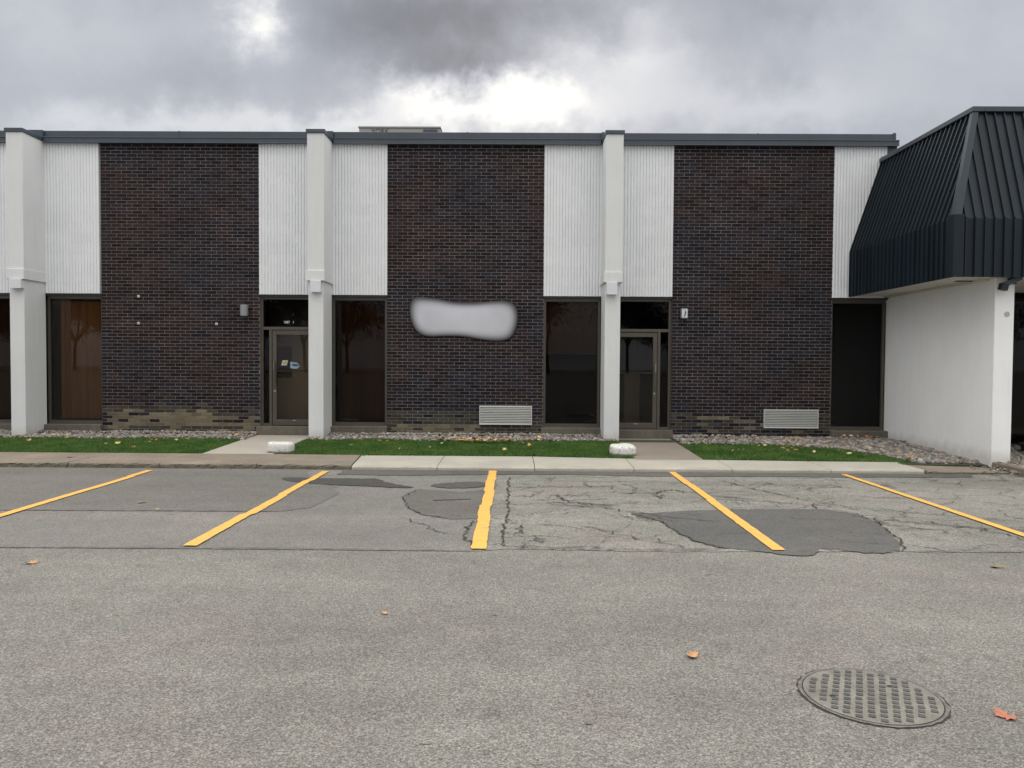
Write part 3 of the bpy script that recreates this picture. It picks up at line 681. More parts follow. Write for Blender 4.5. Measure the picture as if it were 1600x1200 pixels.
t = thing('roller_shade', 'brown roller shade half lowered in the window left of the right door', 'roller shade', (1.08, WY+.25, 2.88))
B(.55, 1.62, WY+.25, WY+.254, 1.835, 2.85).build('shade_cloth', MT['shade'], t); B(.55, 1.62, WY+.243, WY+.262, 1.81, 1.834).build('hem_bar', MT['shade_hem'], t); MB().cyl((.55, WY+.26, 2.865), .022, 1.07, 0, 12).build('roller', MT['darkframe'], t)

# louvred vents
def vent(x0, x1, z0, z1, label):
    t = thing('wall_vent', label, 'vent', ((x0+x1)/2, WY, z0), 'aluminium wall vents in the brick')
    B(x0+.01, x1-.01, WY-.012, WY-.002, z0+.01, z1-.01).build('back_plate', MT['black'], t)
    f = MB(); f.box(x0, x0+.014, WY-.045, WY-.002, z0, z1); f.box(x1-.014, x1, WY-.045, WY-.002, z0, z1); f.box(x0+.014, x1-.014, WY-.045, WY-.002, z1-.028, z1); f.box(x0+.014, x1-.014, WY-.045, WY-.002, z0, z0+.016); f.build('vent_frame', MT['louvre'], t)
    n = 10; h = (z1-z0-.044)/n
    me = None
    for i in range(n):
        zz = z0+.016+i*h
        if me is None:
            V = [(x0+.015, WY-.044, 0), (x1-.015, WY-.044, 0), (x1-.015, WY-.044, h*.42), (x0+.015, WY-.044, h*.42), (x1-.015, WY-.016, h*.74), (x0+.015, WY-.016, h*.74), (x0+.015, WY-.016, h*.2), (x1-.015, WY-.016, h*.2)]
            V = [(a, b-WY, c) for a, b, c in V]; me = bpy.data.meshes.new('louvre_slat'); me.from_pydata(V, [], [(0, 1, 2, 3), (3, 2, 4, 5), (0, 6, 7, 1)]); me.materials.append(MT['louvre'])
        link('louvre_slat', me, t, (0, WY, zz))
vent(-.776, .284, .376, .757, 'silver louvred vent low in the middle brick bay'); vent(4.949, 6.045, .345, .722, 'silver louvred vent low in the right brick bay')

# wall lamps
t = thing('wall_lamp', 'grey cylinder wall lamp left of the left entrance door', 'wall lamp', (-5.504, WY, 2.65), 'wall lamps by the doors')
MB().cyl((-5.504, WY-.10, 2.54), .078, .215, 2, 24).build('shade', MT['lamp_grey'], t, smooth=False); B(-5.535, -5.473, WY-.03, WY-.004, 2.59, 2.71).build('bracket', MT['darkframe'], t)
MB().cyl((-5.504, WY-.10, 2.533), .06, .006, 2, 20).build('lens', MT['white_box'], t)
t = thing('wall_lamp', 'square fronted grey wall lamp right of the right entrance door', 'wall lamp', (3.315, WY, 2.63), 'wall lamps by the doors')
B(3.245, 3.385, WY-.12, WY-.03, 2.53, 2.732, .012).build('shade', MT['lamp_grey'], t); B(3.262, 3.368, WY-.126, WY-.1205, 2.55, 2.712, .002).build('lens', MT['white_box'], t); B(3.28, 3.35, WY-.03, WY-.004, 2.58, 2.68).build('bracket', MT['darkframe'], t)
MB().add([(3.30, WY-.127, 2.57), (3.322, WY-.127, 2.57), (3.345, WY-.127, 2.66), (3.325, WY-.127, 2.70)], [(0, 1, 2, 3)]).build('baffle', MT['darkframe'], t, fixn=False)

# bracket stubs
for x, z, d in ((-7.675, 2.918, 'small white bracket stub, upper left of the three on the left brick bay'), (-7.679, 2.377, 'small white bracket stub, lower left of the three on the left brick bay'), (-6.097, 2.373, 'small white bracket stub, right one of the three on the left brick bay')):
    t = thing('bracket_stub', d, 'bracket', (x, WY, z), 'bracket stubs left on the brick')
    B(x-.024, x+.024, WY-.02, WY-.003, z-.024, z+.024, .003).build('plate', MT['white_box'], t); MB().cyl((x, WY-.04, z), .01, .02, 1, 8).build('bolt', MT['steel'], t)

# blank sign: pale panel with soft dark margin
def sign():
    out = [(-2.19, 2.80), (-2.12, 2.92), (-1.95, 2.935), (-1.62, 2.90), (-1.28, 2.83), (-.9, 2.82), (-.5, 2.865), (-.22, 2.87), (-.06, 2.78), (.0, 2.58), (-.03, 2.33), (-.14, 2.11), (-.38, 2.05), (-.75, 2.08), (-1.1, 2.15), (-1.5, 2.15), (-1.85, 2.13), (-2.05, 2.22), (-2.16, 2.42), (-2.2, 2.62)]
    out = smooth_closed(out, 2); n = len(out); cx, cz = -1.1, 2.49
    # inward normals
    rings = []
    for k, (ins, dep) in enumerate(((0, .002), (0, .028), (.015, .03), (.04, .0305), (.07, .031), (.10, .0315), (.14, .032), (.19, .0325))):
        R_ = [(cx+(x-cx)*(1-ins/1.0), WY-dep, cz+(z_-cz)*(1-ins/.42)) for x, z_ in out]
        rings.append(R_)
    V = [p for r in rings for p in r]; F = []
    for k in range(len(rings)-1):
        for i in range(n): F.append((k*n+i, k*n+(i+1) % n, (k+1)*n+(i+1) % n, (k+1)*n+i))
    F.append(tuple((len(rings)-1)*n+i for i in range(n)))
    me = bpy.data.meshes.new('wall_sign'); me.from_pydata(V, [], F)
    at = me.attributes.new('print', 'FLOAT', 'POINT'); vals = []
    for k in range(len(rings)): vals += [[0, .0, .04, .2, .42, .66, .86, 1][k]]*n
    at.data.foreach_set('value', vals)
    m = bpy.data.materials.new('blank_sign_face'); s = S(m); a = s.N.new('ShaderNodeAttribute'); a.attribute_name = 'print'
    c = s.mix(a.outputs['Fac'], (.035, .033, .036), (.56, .565, .63)); c = s.scale(c, s.ramp(s.noise(1.2, 2), .3, .7, .88, 1.1)); s.L.new(c, s.b.inputs['Base Color']); s.b.inputs['Roughness'].default_value = .6; me.materials.append(m)
    me.polygons.foreach_set('use_smooth', [True]*len(me.polygons))
    o = link('wall_sign', me); tag(o, 'blank pale grey sign with soft dark edges on the middle brick bay', 'sign')
sign()

# rooftop unit
t = thing('rooftop_unit', 'grey beige air handling unit on the roof above the middle brick bay', 'air handler', (-2.86, 18.5, 5.9))
B(-3.842, -1.90, 18.5, 19.9, 5.9, 7.215, .01).build('cabinet', MT['hvac'], t); B(-3.86, -1.885, 18.48, 19.92, 7.215, 7.245).build('lid', MT['hvac'], t)
B(-2.30, -1.97, 18.46, 18.499, 6.4, 7.17).build('intake_grille', MT['metal_dark'], t)
place_text('lettering', 'YORK', .16, (-3.335, 18.495, 7.125), MT['ink'], t, 1.0)

# ------------------------------------------------------------------ neighbouring unit: white wing wall and dark mansard
nb_ = thing('mansard_building', 'neighbouring unit with white stucco wing wall under a dark blue metal mansard', 'building', (7.5, 12.0, 0))
B(7.42, 7.72, 12.05, 15.62, -.02, 2.998, .008).build('wing_wall', MT['stucco'], nb_)
B(7.26, 16, 12.5, 20.5, 3.04, 5.62).build('upper_wall', MT['darkframe'], nb_)
sf = MB(); sf.box(6.64, 7.42, 11.83, 15.45, 3.0, 3.03); sf.box(7.42, 16, 11.83, 14.6, 3.0, 3.03); so = sf.build('soffit', MT['soffit'], nb_)
B(7.05, 7.30, 12.45, 12.52, 2.985, 2.999).build('soffit_vent', MT['darkframe'], so)
B(7.30, 7.41, 12.2, 15.4, 2.975, 2.999).build('soffit_trim', MT['soffit'], so)
MX, MY, MZ0, MZ1, TX, TY, TZ = 6.63, 11.8, 2.985, 3.875, 7.22, 12.38, 5.66
def panel(name, p, nrm, seam=True, sw=.022, sh=.032, part=None):
    """p: bottom-left, bottom-right, top-right, top-left; nrm outward"""
    p = [Vector(q) for q in p]; nrm = Vector(nrm).normalized(); mb = MB()
    V = [q for q in p]+[q-nrm*.015 for q in p]; mb.add(V, [(0, 1, 2, 3), (7, 6, 5, 4), (0, 4, 5, 1), (1, 5, 6, 2), (2, 6, 7, 3), (3, 7, 4, 0)])
    if seam:
        d = (p[1]-p[0]).normalized()*sw
        V = [p[0], p[0]+d, p[3]+d, p[3], p[0]+nrm*sh, p[0]+d+nrm*sh, p[3]+d+nrm*sh, p[3]+nrm*sh]
        mb.add(V, [(0, 1, 5, 4), (1, 2, 6, 5), (2, 3, 7, 6), (3, 0, 4, 7), (4, 5, 6, 7)])
        m2 = p[0]+(p[1]-p[0])*.5; d = (p[1]-p[0]).normalized()*.006
    return mb.build(name, MT['roof_blue'], nb_, fixn=True)
PW = .148
n_side = int(round((15.47-MY)/PW)); pw = (15.47-MY)/n_side
nS = (-(TZ-MZ1), 0, TX-MX); nF = (0, -(TZ-MZ1), TY-MY)
for i in range(n_side):
    y0 = MY+i*pw; y1 = y0+pw-.003
    panel('fascia_panel', [(MX, y1, MZ0), (MX, y0, MZ0), (MX, y0, MZ1), (MX, y1, MZ1)], (-1, 0, 0))
    ta = min(1, (y0-MY)/(TY-MY)); tb = min(1, (y1-MY)/(TY-MY))
    L3 = lambda y, t_: (MX+(TX-MX)*t_, y, MZ1+(TZ-MZ1)*t_)
    if tb > .02: panel('roof_panel', [L3(y1, 0), L3(y0, 0), L3(y0, ta), L3(y1, tb)], nS)
nf = 26
for i in range(nf):
    x0 = MX+i*PW+.02; x1 = x0+PW-.003
    if i == 0: x0 = MX
    panel('fascia_panel', [(x1, MY, MZ0), (x0, MY, MZ0), (x0, MY, MZ1), (x1, MY, MZ1)], (0, -1, 0))
    ta = min(1, (x0-MX)/(TX-MX)); tb = min(1, (x1-MX)/(TX-MX))
    F3 = lambda x, t_: (x, MY+(TY-MY)*t_, MZ1+(TZ-MZ1)*t_)
    panel('roof_panel', [F3(x1, 0), F3(x0, 0), F3(x0, ta), F3(x1, tb)], nF)
def beam(a, b, r, m, name, up=(0, 0, 1)):
    a, b = Vector(a), Vector(b); d = (b-a).normalized(); s_ = d.cross(Vector(up)).normalized()*r; u_ = s_.cross(d).normalized()*r
    V = [q+s_*i+u_*j for q in (a, b) for i, j in ((-1, -1), (1, -1), (1, 1), (-1, 1))]
    return MB().add(V, [(0, 1, 2, 3), (7, 6, 5, 4), (0, 4, 5, 1), (1, 5, 6, 2), (2, 6, 7, 3), (3, 7, 4, 0)]).build(name, MT[m], nb_)
# hip trim: a folded flashing, wide and thin on both slopes
H0 = Vector((MX, MY, MZ1)); H1 = Vector((TX, TY, TZ)); nS_ = Vector(nS).normalized(); nF_ = Vector(nF).normalized()
o_ = nS_*.036+nF_*.036
w0, w1 = .075, .05
V = [H0+o_, H1+o_, H1+nS_*.036+Vector((0, w1, 0)), H0+nS_*.036+Vector((0, w0, 0)), H1+nF_*.036+Vector((w1, 0, 0)), H0+nF_*.036+Vector((w0, 0, 0))]
hp = MB().add(V, [(0, 1, 2, 3), (1, 0, 5, 4)]).build('hip_flashing', MT['hip'], nb_)
md = hp.modifiers.new('thickness', 'SOLIDIFY'); md.thickness = .008; md.offset = 0
ct = MB(); ct.box(MX-.042, MX-.034, MY-.042, MY+.12, MZ0-.005, MZ1+.05); ct.box(MX-.034, MX+.12, MY-.042, MY-.034, MZ0-.005, MZ1+.05); ct.build('corner_flashing', MT['roof_blue'], nb_)
B(TX-.06, TX+.14, TY-.06, 15.47, TZ-.005, TZ+.075, .005).build('ridge_cap', MT['roof_cap'], nb_)
B(TX+.14, 16, TY-.06, TY+.14, TZ-.005, TZ+.075, .005).build('ridge_cap', MT['roof_cap'], nb_)
# glazing beyond the wing wall
B(7.72, 16, 14.45, 14.5, .14, 2.99).build('storefront_pane', MT['glass_dark'], nb_)
s2 = MB(); s2.box(7.72, 7.78, 14.40, 14.52, .1, 2.99); s2.box(7.78, 16, 14.40, 14.44, .1, .17); s2.box(10, 10.06, 14.4, 14.44, .17, 2.99); s2.build('storefront_frame', MT['darkframe'], nb_)
B(7.72, 16, 17, 17.1, 0, 3.0).build('interior_wall', MT['room'], nb_)
struct(B(7.725, 16, 12.045, 14.39, .0, .10).build('gravel_ground', MT['gravel_bed']))
# lamp arm on the wing wall
t = thing('lamp_arm', 'dark angled lamp arm fixed to the end of the white wing wall', 'wall lamp', (7.6, 11.95, 2.9))
a = Vector((7.75, 11.97, 3.0)); b = Vector((7.47, 11.93, 2.88))
def bar(a, b, r, name, m, parent):
    d = (b-a).normalized(); s_ = d.cross(Vector((0, 1, 0))).normalized()*r; u_ = Vector((0, 1, 0))*r
    V = [q+s_*i+u_*j for q in (a, b) for i, j in ((-1, -1), (1, -1), (1, 1), (-1, 1))]
    return MB().add(V, [(0, 1, 2, 3), (7, 6, 5, 4), (0, 4, 5, 1), (1, 5, 6, 2), (2, 6, 7, 3), (3, 7, 4, 0)]).build(name, MT[m], parent)
bar(a, b, .035, 'arm', 'metal_dark', t); bar(Vector((7.48, 11.93, 2.90)), Vector((7.455, 11.93, 2.80)), .05, 'lamp_head', 'black', t); B(7.60, 7.71, 11.99, 12.045, 2.90, 2.99).build('mount', MT['metal_dark'], t)
o = MB().cyl((7.605, 12.043, 2.437), .042, .006, 1, 20).build('cover_disc', mat('grey_disc', (.42, .42, .41), .8, .25, 40)); tag(o, 'small round grey cover disc on the end of the white wing wall', 'wall plate')
# black rounded container by the storefront
t = thing('planter', 'black rounded container half out of frame right of the white wing wall', 'planter', (8.95, 13.3, .1))
MB().cyl((8.95, 13.3, .10), .19, .16, 2, 24, .23).build('pot', MT['rubber'], t); MB().cyl((8.95, 13.3, .26), .25, .03, 2, 24).build('rim', MT['rubber'], t); MB().cyl((8.95, 13.3, .291), .21, .006, 2, 20).build('soil', MT['soil'], t)

# ------------------------------------------------------------------ manhole
MC = Vector((1.765, 3.785, 0)); MR = .325
man = thing('manhole_cover', 'round cast iron manhole cover with rows of small raised blocks', 'manhole cover', MC)
def ring(r0, r1, z, n=72, jr=0.):
    V = []
    for i in range(n):
        a = 2*math.pi*i/n; V += [(MC.x+math.cos(a)*r0, MC.y+math.sin(a)*r0, z), (MC.x+math.cos(a)*(r1+random.gauss(0, jr)), MC.y+math.sin(a)*(r1+random.gauss(0, jr)), z)]
    return MB().add(V, [(2*i, 2*i+1, (2*i+3) % (2*n), (2*i+2) % (2*n)) for i in range(n)])
MT['iron'] = mat('dusty_iron', (.178, .168, .148), .8, .24, 7, fine=.4, fscale=130, bump=.5, spec=.4)
MT['iron_dark'] = mat('dark_iron', (.062, .062, .064), .6, .15, 20, obj=.25, fine=.2, fscale=160)
MT['rim'] = mat('rim_iron', (.135, .13, .12), .85, .3, 14, fine=.3, fscale=120, bump=.6)
ring(.20, MR+.020, .003, 90, .005).build('gap', MT['crack'], man, fixn=False)
ring(MR-.002, MR+.014, .0055, 90, .003).build('rim', MT['rim'], man, fixn=False)
MB().cyl((MC.x, MC.y, .0035), MR-.008, .0035, 2, 72).build('plate', MT['iron'], man)
lug = None; ang = rad(-24)
for i in range(-6, 7):
    for j in range(-7, 8):
        lx = i*.054+random.gauss(0, .0012); ly = (j+.5*(i % 2))*.0515+random.gauss(0, .001)
        if math.hypot(lx, ly) > MR-.032: continue
        if lug is None:
            q = MB().box(-.0150, .0150, -.0150, .0150, 0, .004, 0, .001); lug = bpy.data.meshes.new('tread_block'); lug.from_pydata(q.v, [], q.f); lug.materials.append(MT['iron_dark'])
        o = link('tread_block', lug, man, (MC.x+lx*math.cos(ang)-ly*math.sin(ang), MC.y+lx*math.sin(ang)+ly*math.cos(ang), .0072)); o.rotation_euler.z = ang
for (dx, dy) in ((-.20, -.02), (.14, .10)):
    MB().cyl((MC.x+dx, MC.y+dy, .0072), .014, .0012, 2, 12).build('lift_hole', MT['black'], man)

# ------------------------------------------------------------------ white painted lumps of concrete
def lump_mat():
    m = bpy.data.materials.new('chipped_white_paint'); s = S(m)
    w = s.ramp(s.math('ADD', s.math('MULTIPLY', s.noise(14, 5, .7), .7), s.math('MULTIPLY', s.noise(45, 3, .6), .3)), .38, .43, 0, 1)
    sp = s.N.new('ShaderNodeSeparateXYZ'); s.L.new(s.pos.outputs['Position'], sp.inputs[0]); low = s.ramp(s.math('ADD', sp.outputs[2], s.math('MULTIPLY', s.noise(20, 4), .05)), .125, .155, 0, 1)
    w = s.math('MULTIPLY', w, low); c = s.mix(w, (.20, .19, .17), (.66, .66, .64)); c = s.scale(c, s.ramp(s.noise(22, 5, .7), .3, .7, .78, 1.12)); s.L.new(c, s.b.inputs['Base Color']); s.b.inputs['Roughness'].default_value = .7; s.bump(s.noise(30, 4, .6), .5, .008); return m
MT['whitewash'] = lump_mat()
def lump(cx, cy, z0, rx, ry, h, sq, label, seed):
    random.seed(seed); n = 40; prof = [(.93, 0), (.99, .12), (1.0, .35), (1.0, .6), (.985, .78), (.95, .9), (.88, .97), (.7, 1.0), (.35, 1.0), (0.02, .99)]
    V = []; ph = [random.uniform(0, 6.28) for _ in range(6)]
    for (r, zz) in prof:
        for i in range(n):
            a = 2*math.pi*i/n; c, s_ = math.cos(a), math.sin(a); e = 2/sq
            rr = r*(1+.03*math.sin(2*a+ph[0])+.02*math.sin(3*a+ph[1])+.012*math.sin(7*a+ph[2])+random.gauss(0, .004))
            x = math.copysign(abs(c)**e, c)*rx*rr; y = math.copysign(abs(s_)**e, s_)*ry*rr
            V.append((cx+x, cy+y, z0+h*zz*(1+.05*math.sin(a+ph[3])+.03*math.sin(3*a+ph[4]))+(random.gauss(0, .002) if zz > 0 else 0)))
    F = [(k*n+i, k*n+(i+1) % n, (k+1)*n+(i+1) % n, (k+1)*n+i) for k in range(len(prof)-1) for i in range(n)]+[tuple((len(prof)-1)*n+i for i in range(n))]
    o = MB().add(V, F).build('painted_stone', MT['whitewash'], None, smooth=True); tag(o, label, 'stone', 'white painted stones by the paths')
lump(-4.02, 13.0, .05, .205, .19, .205, 3.6, 'white painted concrete block with flat sides at the foot of the left path', 3)
lump(1.79, 13.02, .05, .225, .20, .20, 2.5, 'rounded white painted stone with grey scuffs at the foot of the right path', 5)
random.seed(11)

# ------------------------------------------------------------------ river stones, grass, leaves
phi = (1+5**.5)/2
ICO_V = np.array([(-1, phi, 0), (1, phi, 0), (-1, -phi, 0), (1, -phi, 0), (0, -1, phi), (0, 1, phi), (0, -1, -phi), (0, 1, -phi), (phi, 0, -1), (phi, 0, 1), (-phi, 0, -1), (-phi, 0, 1)])/math.sqrt(1+phi*phi)
ICO_F = np.array([(0, 11, 5), (0, 5, 1), (0, 1, 7), (0, 7, 10), (0, 10, 11), (1, 5, 9), (5, 11, 4), (11, 10, 2), (10, 7, 6), (7, 1, 8), (3, 9, 4), (3, 4, 2), (3, 2, 6), (3, 6, 8), (3, 8, 9), (4, 9, 5), (2, 4, 11), (6, 2, 10), (8, 6, 7), (9, 8, 1)])
def np_mesh(name, V, F, m, parent=None, smooth=False):
    me = bpy.data.meshes.new(name); V = V.reshape(-1, 3).astype(np.float32); F = F.astype(np.int32); k = F.shape[1]
    me.vertices.add(len(V)); me.vertices.foreach_set('co', V.ravel()); me.loops.add(F.size); me.loops.foreach_set('vertex_index', F.ravel())
    me.polygons.add(len(F)); me.polygons.foreach_set('loop_start', np.arange(0, F.size, k, dtype=np.int32)); me.polygons.foreach_set('loop_total', np.full(len(F), k, dtype=np.int32))
    if smooth: me.polygons.foreach_set('use_smooth', np.ones(len(F), dtype=bool))
    me.update(calc_edges=True); me.materials.append(m); return link(name, me, parent)
def stone_mat():
    m = bpy.data.materials.new('river_stones'); s = S(m); r = s.pos.outputs['Random Per Island']
    cr = s.N.new('ShaderNodeValToRGB'); s.L.new(r, cr.inputs[0]); e = cr.color_ramp; e.interpolation = 'CONSTANT'
    cols_ = [(.27, .25, .225), (.20, .175, .155), (.31, .28, .24), (.12, .11, .105), (.24, .185, .15), (.22, .215, .21), (.38, .365, .34), (.17, .135, .11), (.15, .15, .155)]
    e.elements[0].color = (*cols_[0], 1); e.elements[1].position = .11; e.elements[1].color = (*cols_[1], 1)
    for i, c in enumerate(cols_[2:]): q = e.elements.new(.11*(i+2)); q.color = (*c, 1)
    s.L.new(s.scale(cr.outputs[0], s.ramp(s.noise(60, 4, .6), .3, .7, .8, 1.2)), s.b.inputs['Base Color']); s.b.inputs['Roughness'].default_value = .75; s.bump(s.noise(80, 3), .3, .003); return m
MT['stones'] = stone_mat()
def stones(name, pts, label, s0=.019, s1=.042):
    n = len(pts); P = np.array(pts); sz = rng.uniform(s0, s1, (n, 1, 1))*rng.uniform(.65, 1.25, (n, 1, 3)); sz[:, :, 2] *= .75
    V = ICO_V[None]*(1+rng.normal(0, .12, (n, 12, 1)))*sz; a = rng.uniform(0, 6.28, n); c, s_ = np.cos(a)[:, None], np.sin(a)[:, None]
    X = V[:, :, 0]*c-V[:, :, 1]*s_; Y = V[:, :, 0]*s_+V[:, :, 1]*c; V = np.stack([X, Y, V[:, :, 2]], 2)+P[:, None, :]
    F = (ICO_F[None]+(np.arange(n)*12)[:, None, None]).reshape(-1, 3)
    stuff(np_mesh(name, V, F, MT['stones']), label, 'gravel')
def grass_edge(x):       # y where grass meets the stones
    if x > 4.6:
        pts = [(4.6, 14.36), (5.24, 14.2), (5.8, 13.95), (6.1, 13.4), (6.3, 12.85), (6.42, 12.42)]
        for (a, ya), (b, yb) in zip(pts, pts[1:]):
            if x <= b: return ya+(yb-ya)*(x-a)/(b-a)
        return 12.3
    return 14.66+.06*math.sin(x*1.7)+.04*math.sin(x*4.1)-(.25 if x > 3 else 0)
def bed(x0, x1, n, jit=.05):
    out = []
    while len(out) < n:
        x = random.uniform(x0, x1); y0 = grass_edge(x)-abs(random.gauss(0, jit)); y = random.uniform(y0, 15.47)
        if y > 15.38 and any(a-.05 < x < b+.05 for a, b in ((-11.05, -8.43), (-3.8, -2.6), (.45, 1.7), (6.29, 7.45))): continue
        if any(a < x < b and y > 14.82 for a, b in cols): continue
        if y < walk_back(x)+.03: continue
        out.append((x, y, ground_z(y)+random.uniform(.0, .035)+(.03 if y > 15.2 else 0)))
    return out
pts = bed(-11.5, -5.22, 3600); stones('river_stones', pts, 'band of pale river stones along the left brick bay')
pts = bed(-4.0, 1.86, 3400); stones('river_stones', pts, 'band of pale river stones along the middle brick bay')
pts = bed(3.08, 4.8, 1000); stones('river_stones', pts, 'pale river stones along the left part of the right brick bay')
pts = []
for _ in range(5200):
    x = random.uniform(4.7, 7.40); y0 = max(grass_edge(x)-abs(random.gauss(0, .05)), walk_back(x)+.02); y = random.uniform(y0, 15.42)
    if x > 6.29 and y > 15.36: continue
    pts.append((x, y, ground_z(y)+random.uniform(0, .03)))
stones('river_stones', pts, 'wide drift of brown river stones in front of the white wing wall', .024, .055)
pts = [(random.uniform(7.8, 11), random.uniform(12.2, 14.3), .11+random.uniform(0, .03)) for _ in range(2500)]; stones('river_stones', pts, 'river stones right of the white wing wall', .02, .045)
pts = [(random.uniform(7.0, 7.42), random.uniform(11.2, 12.0), .06+random.uniform(-.01, .02)) for _ in range(40)]+[(random.uniform(7.44, 7.9), random.uniform(11.75, 12.03), .14) for _ in range(40)]
stones('river_stones', pts, 'stray stones scattered on the end of the old walk', .012, .028)

def grass_mat():
    m = bpy.data.materials.new('grass_blades'); s = S(m); r = s.pos.outputs['Random Per Island']
    c = s.mix(s.ramp(s.noise(2.6, 5, .65), .38, .62), (.036, .110, .020), (.088, .175, .036)); c = s.mix(s.ramp(r, .80, .92, 0, .6), c, (.16, .19, .05)); c = s.mix(s.ramp(r, .975, .985, 0, .8), c, (.26, .2, .09))
    s.L.new(s.scale(c, s.ramp(r, 0, .8, .65, 1.35)), s.b.inputs['Base Color']); s.b.inputs['Roughness'].default_value = .6; s.b.inputs['Specular IOR Level'].default_value = .3; return m
MT['grass'] = grass_mat()
def grass(x0, x1, n, label):
    X = rng.uniform(x0, x1, n); Y = rng.uniform(12.375, 14.9, n); E = np.array([grass_edge(x) for x in X]); WB = np.array([walk_back(x)+.012 for x in X]); k = (Y > WB) & (Y < E+rng.normal(0, .025, n)); X, Y = X[k], Y[k]
    for (ax, ay, r) in ((-3.99, 13.0, .22), (1.79, 13.02, .21)):
        k = (X-ax)**2+(Y-ay)**2 > r*r; X, Y = X[k], Y[k]
    n = len(X); Z = .062+(Y-12.4)/2.6*.073-.012
    H = rng.uniform(.022, .055, n)*(1+.25*np.sin(X*3.1)*np.sin(Y*5)); W = rng.uniform(.003, .006, n); a = rng.uniform(0, 6.28, n); l = rng.uniform(0, .03, n); b = rng.uniform(0, 6.28, n)
    V = np.zeros((n, 3, 3)); V[:, 0] = np.stack([X-np.cos(a)*W, Y-np.sin(a)*W, Z], 1); V[:, 1] = np.stack([X+np.cos(a)*W, Y+np.sin(a)*W, Z], 1); V[:, 2] = np.stack([X+np.cos(b)*l, Y+np.sin(b)*l, Z+H], 1)
    stuff(np_mesh('grass', V, np.arange(3*n).reshape(-1, 3), MT['grass']), label, 'grass')
grass(-12.5, -5.275, 230000, 'short green lawn strip left of the left path'); grass(-4.07, 1.92, 190000, 'short green lawn strip between the two paths'); grass(3.05, 6.5, 100000, 'short green lawn strip right of the right path')

# leaves
OUT = [(0, -.55), (.04, -.12), (.22, -.30), (.24, -.16), (.50, -.22), (.42, -.05), (.62, .10), (.40, .12), (.48, .36), (.26, .26), (.18, .40), (.12, .34), (0, .62), (-.12, .34), (-.2, .42), (-.26, .26), (-.46, .38), (-.40, .12), (-.60, .08), (-.42, -.05), (-.50, -.24), (-.24, -.16), (-.2, -.3), (-.04, -.12)]
def leaf_geo(size, curl, seed):
    r = random.Random(seed); V = [(0, .02, 0)]; 
    for (x, y) in OUT:
        x *= 1+r.uniform(-.15, .15); y *= 1+r.uniform(-.15, .15); V.append((x, y, 0))
    n = len(OUT); k1, k2, ph = r.uniform(.3, .9), r.uniform(-.4, .5), r.uniform(0, 3)
    W = [(x*size, y*size, size*curl*(k1*(x*math.cos(ph)+y*math.sin(ph))**2+k2*x*y+.15*abs(x))) for x, y, z in V]; mz = min(p[2] for p in W)
    W = [(a, b, c-mz) for a, b, c in W]; return W, [(0, i+1, (i+1) % n+1) for i in range(n)]
def leaf_mat(name, c, c2, island=.3): return mat(name, c, .7, .15, 30, island=island, c2=c2, bump=.2)
MT['leaf_orange'] = leaf_mat('orange_leaf', (.42, .19, .08), (.50, .28, .12), 0); MT['leaf_brown'] = leaf_mat('brown_leaf', (.20, .13, .08), (.26, .18, .11), 0); MT['leaf_red'] = leaf_mat('red_leaf', (.42, .15, .095), (.36, .13, .08), 0); MT['leaf_yellow'] = leaf_mat('yellow_leaf', (.62, .46, .16), (.55, .38, .14), 0)
def leaf(x, y, size, rot, m, label, curl=.8, seed=1):
    V, F = leaf_geo(size, curl, seed); c, s_ = math.cos(rot), math.sin(rot); z = .003 if y < 6.5 else .016
    if y > 11.2: z = .09
    t = thing('fallen_leaf', label, 'leaf', (x, y, z), 'fallen leaves on the asphalt')
    o = MB().add([(x+a*c-b*s_, y+a*s_+b*c, z+h_+.002) for a, b, h_ in V], F).build('blade', MT[m], t, fixn=False, smooth=True)
    a, b = 0, -.5*size; x0, y0 = x+a*c-b*s_, y+a*s_+b*c; a, b = .1*size, -.95*size; x1, y1 = x+a*c-b*s_, y+a*s_+b*c
    bar(Vector((x0, y0, z+.01)), Vector((x1, y1, z+.006)), .0012, 'stem', m, t)
leaf(-3.903, 6.098, .085, .6, 'leaf_orange', 'orange brown leaf on the asphalt near the left edge', .9, 1)
leaf(-.856, 4.959, .05, 2.0, 'leaf_orange', 'small orange leaf alone on the asphalt left of centre', .7, 2)
leaf(.995, 4.267, .085, 1.1, 'leaf_orange', 'curled pale orange leaf on the asphalt left of the manhole', 1.2, 3)
leaf(2.30, 3.58, .105, 1.75, 'leaf_red', 'reddish leaf on the asphalt right of the manhole cover', .8, 4)
leaf(3.907, 6.232, .10, .3, 'leaf_brown', 'dull brown leaf on the asphalt near the right edge', .8, 5)
leaf(-4.287, 8.698, .09, .9, 'leaf_brown', 'dull brown leaf on the pavement of the second stall from the left', .6, 6)
leaf(-3.915, 8.299, .05, .2, 'leaf_yellow', 'small yellow leaf on the pavement of the second stall from the left', .4, 7)
leaf(-7.1, 12.1, .11, 1.3, 'leaf_brown', 'dark brown leaf on the old walk in front of the left lawn', .8, 8)
MT['litter'] = None
def litter_mat():
    m = bpy.data.materials.new('leaf_litter'); s = S(m); cr = s.N.new('ShaderNodeValToRGB'); s.L.new(s.pos.outputs['Random Per Island'], cr.inputs[0]); e = cr.color_ramp; e.interpolation = 'CONSTANT'
    cl_ = [(.55, .42, .18), (.42, .22, .08), (.30, .12, .06), (.60, .48, .28), (.48, .30, .10), (.24, .14, .08)]
    e.elements[0].color = (*cl_[0], 1); e.elements[1].position = .17; e.elements[1].color = (*cl_[1], 1)
    for i, c in enumerate(cl_[2:]): q = e.elements.new(.17*(i+2)); q.color = (*c, 1)
    s.L.new(cr.outputs[0], s.b.inputs['Base Color']); s.b.inputs['Roughness'].default_value = .7; return m
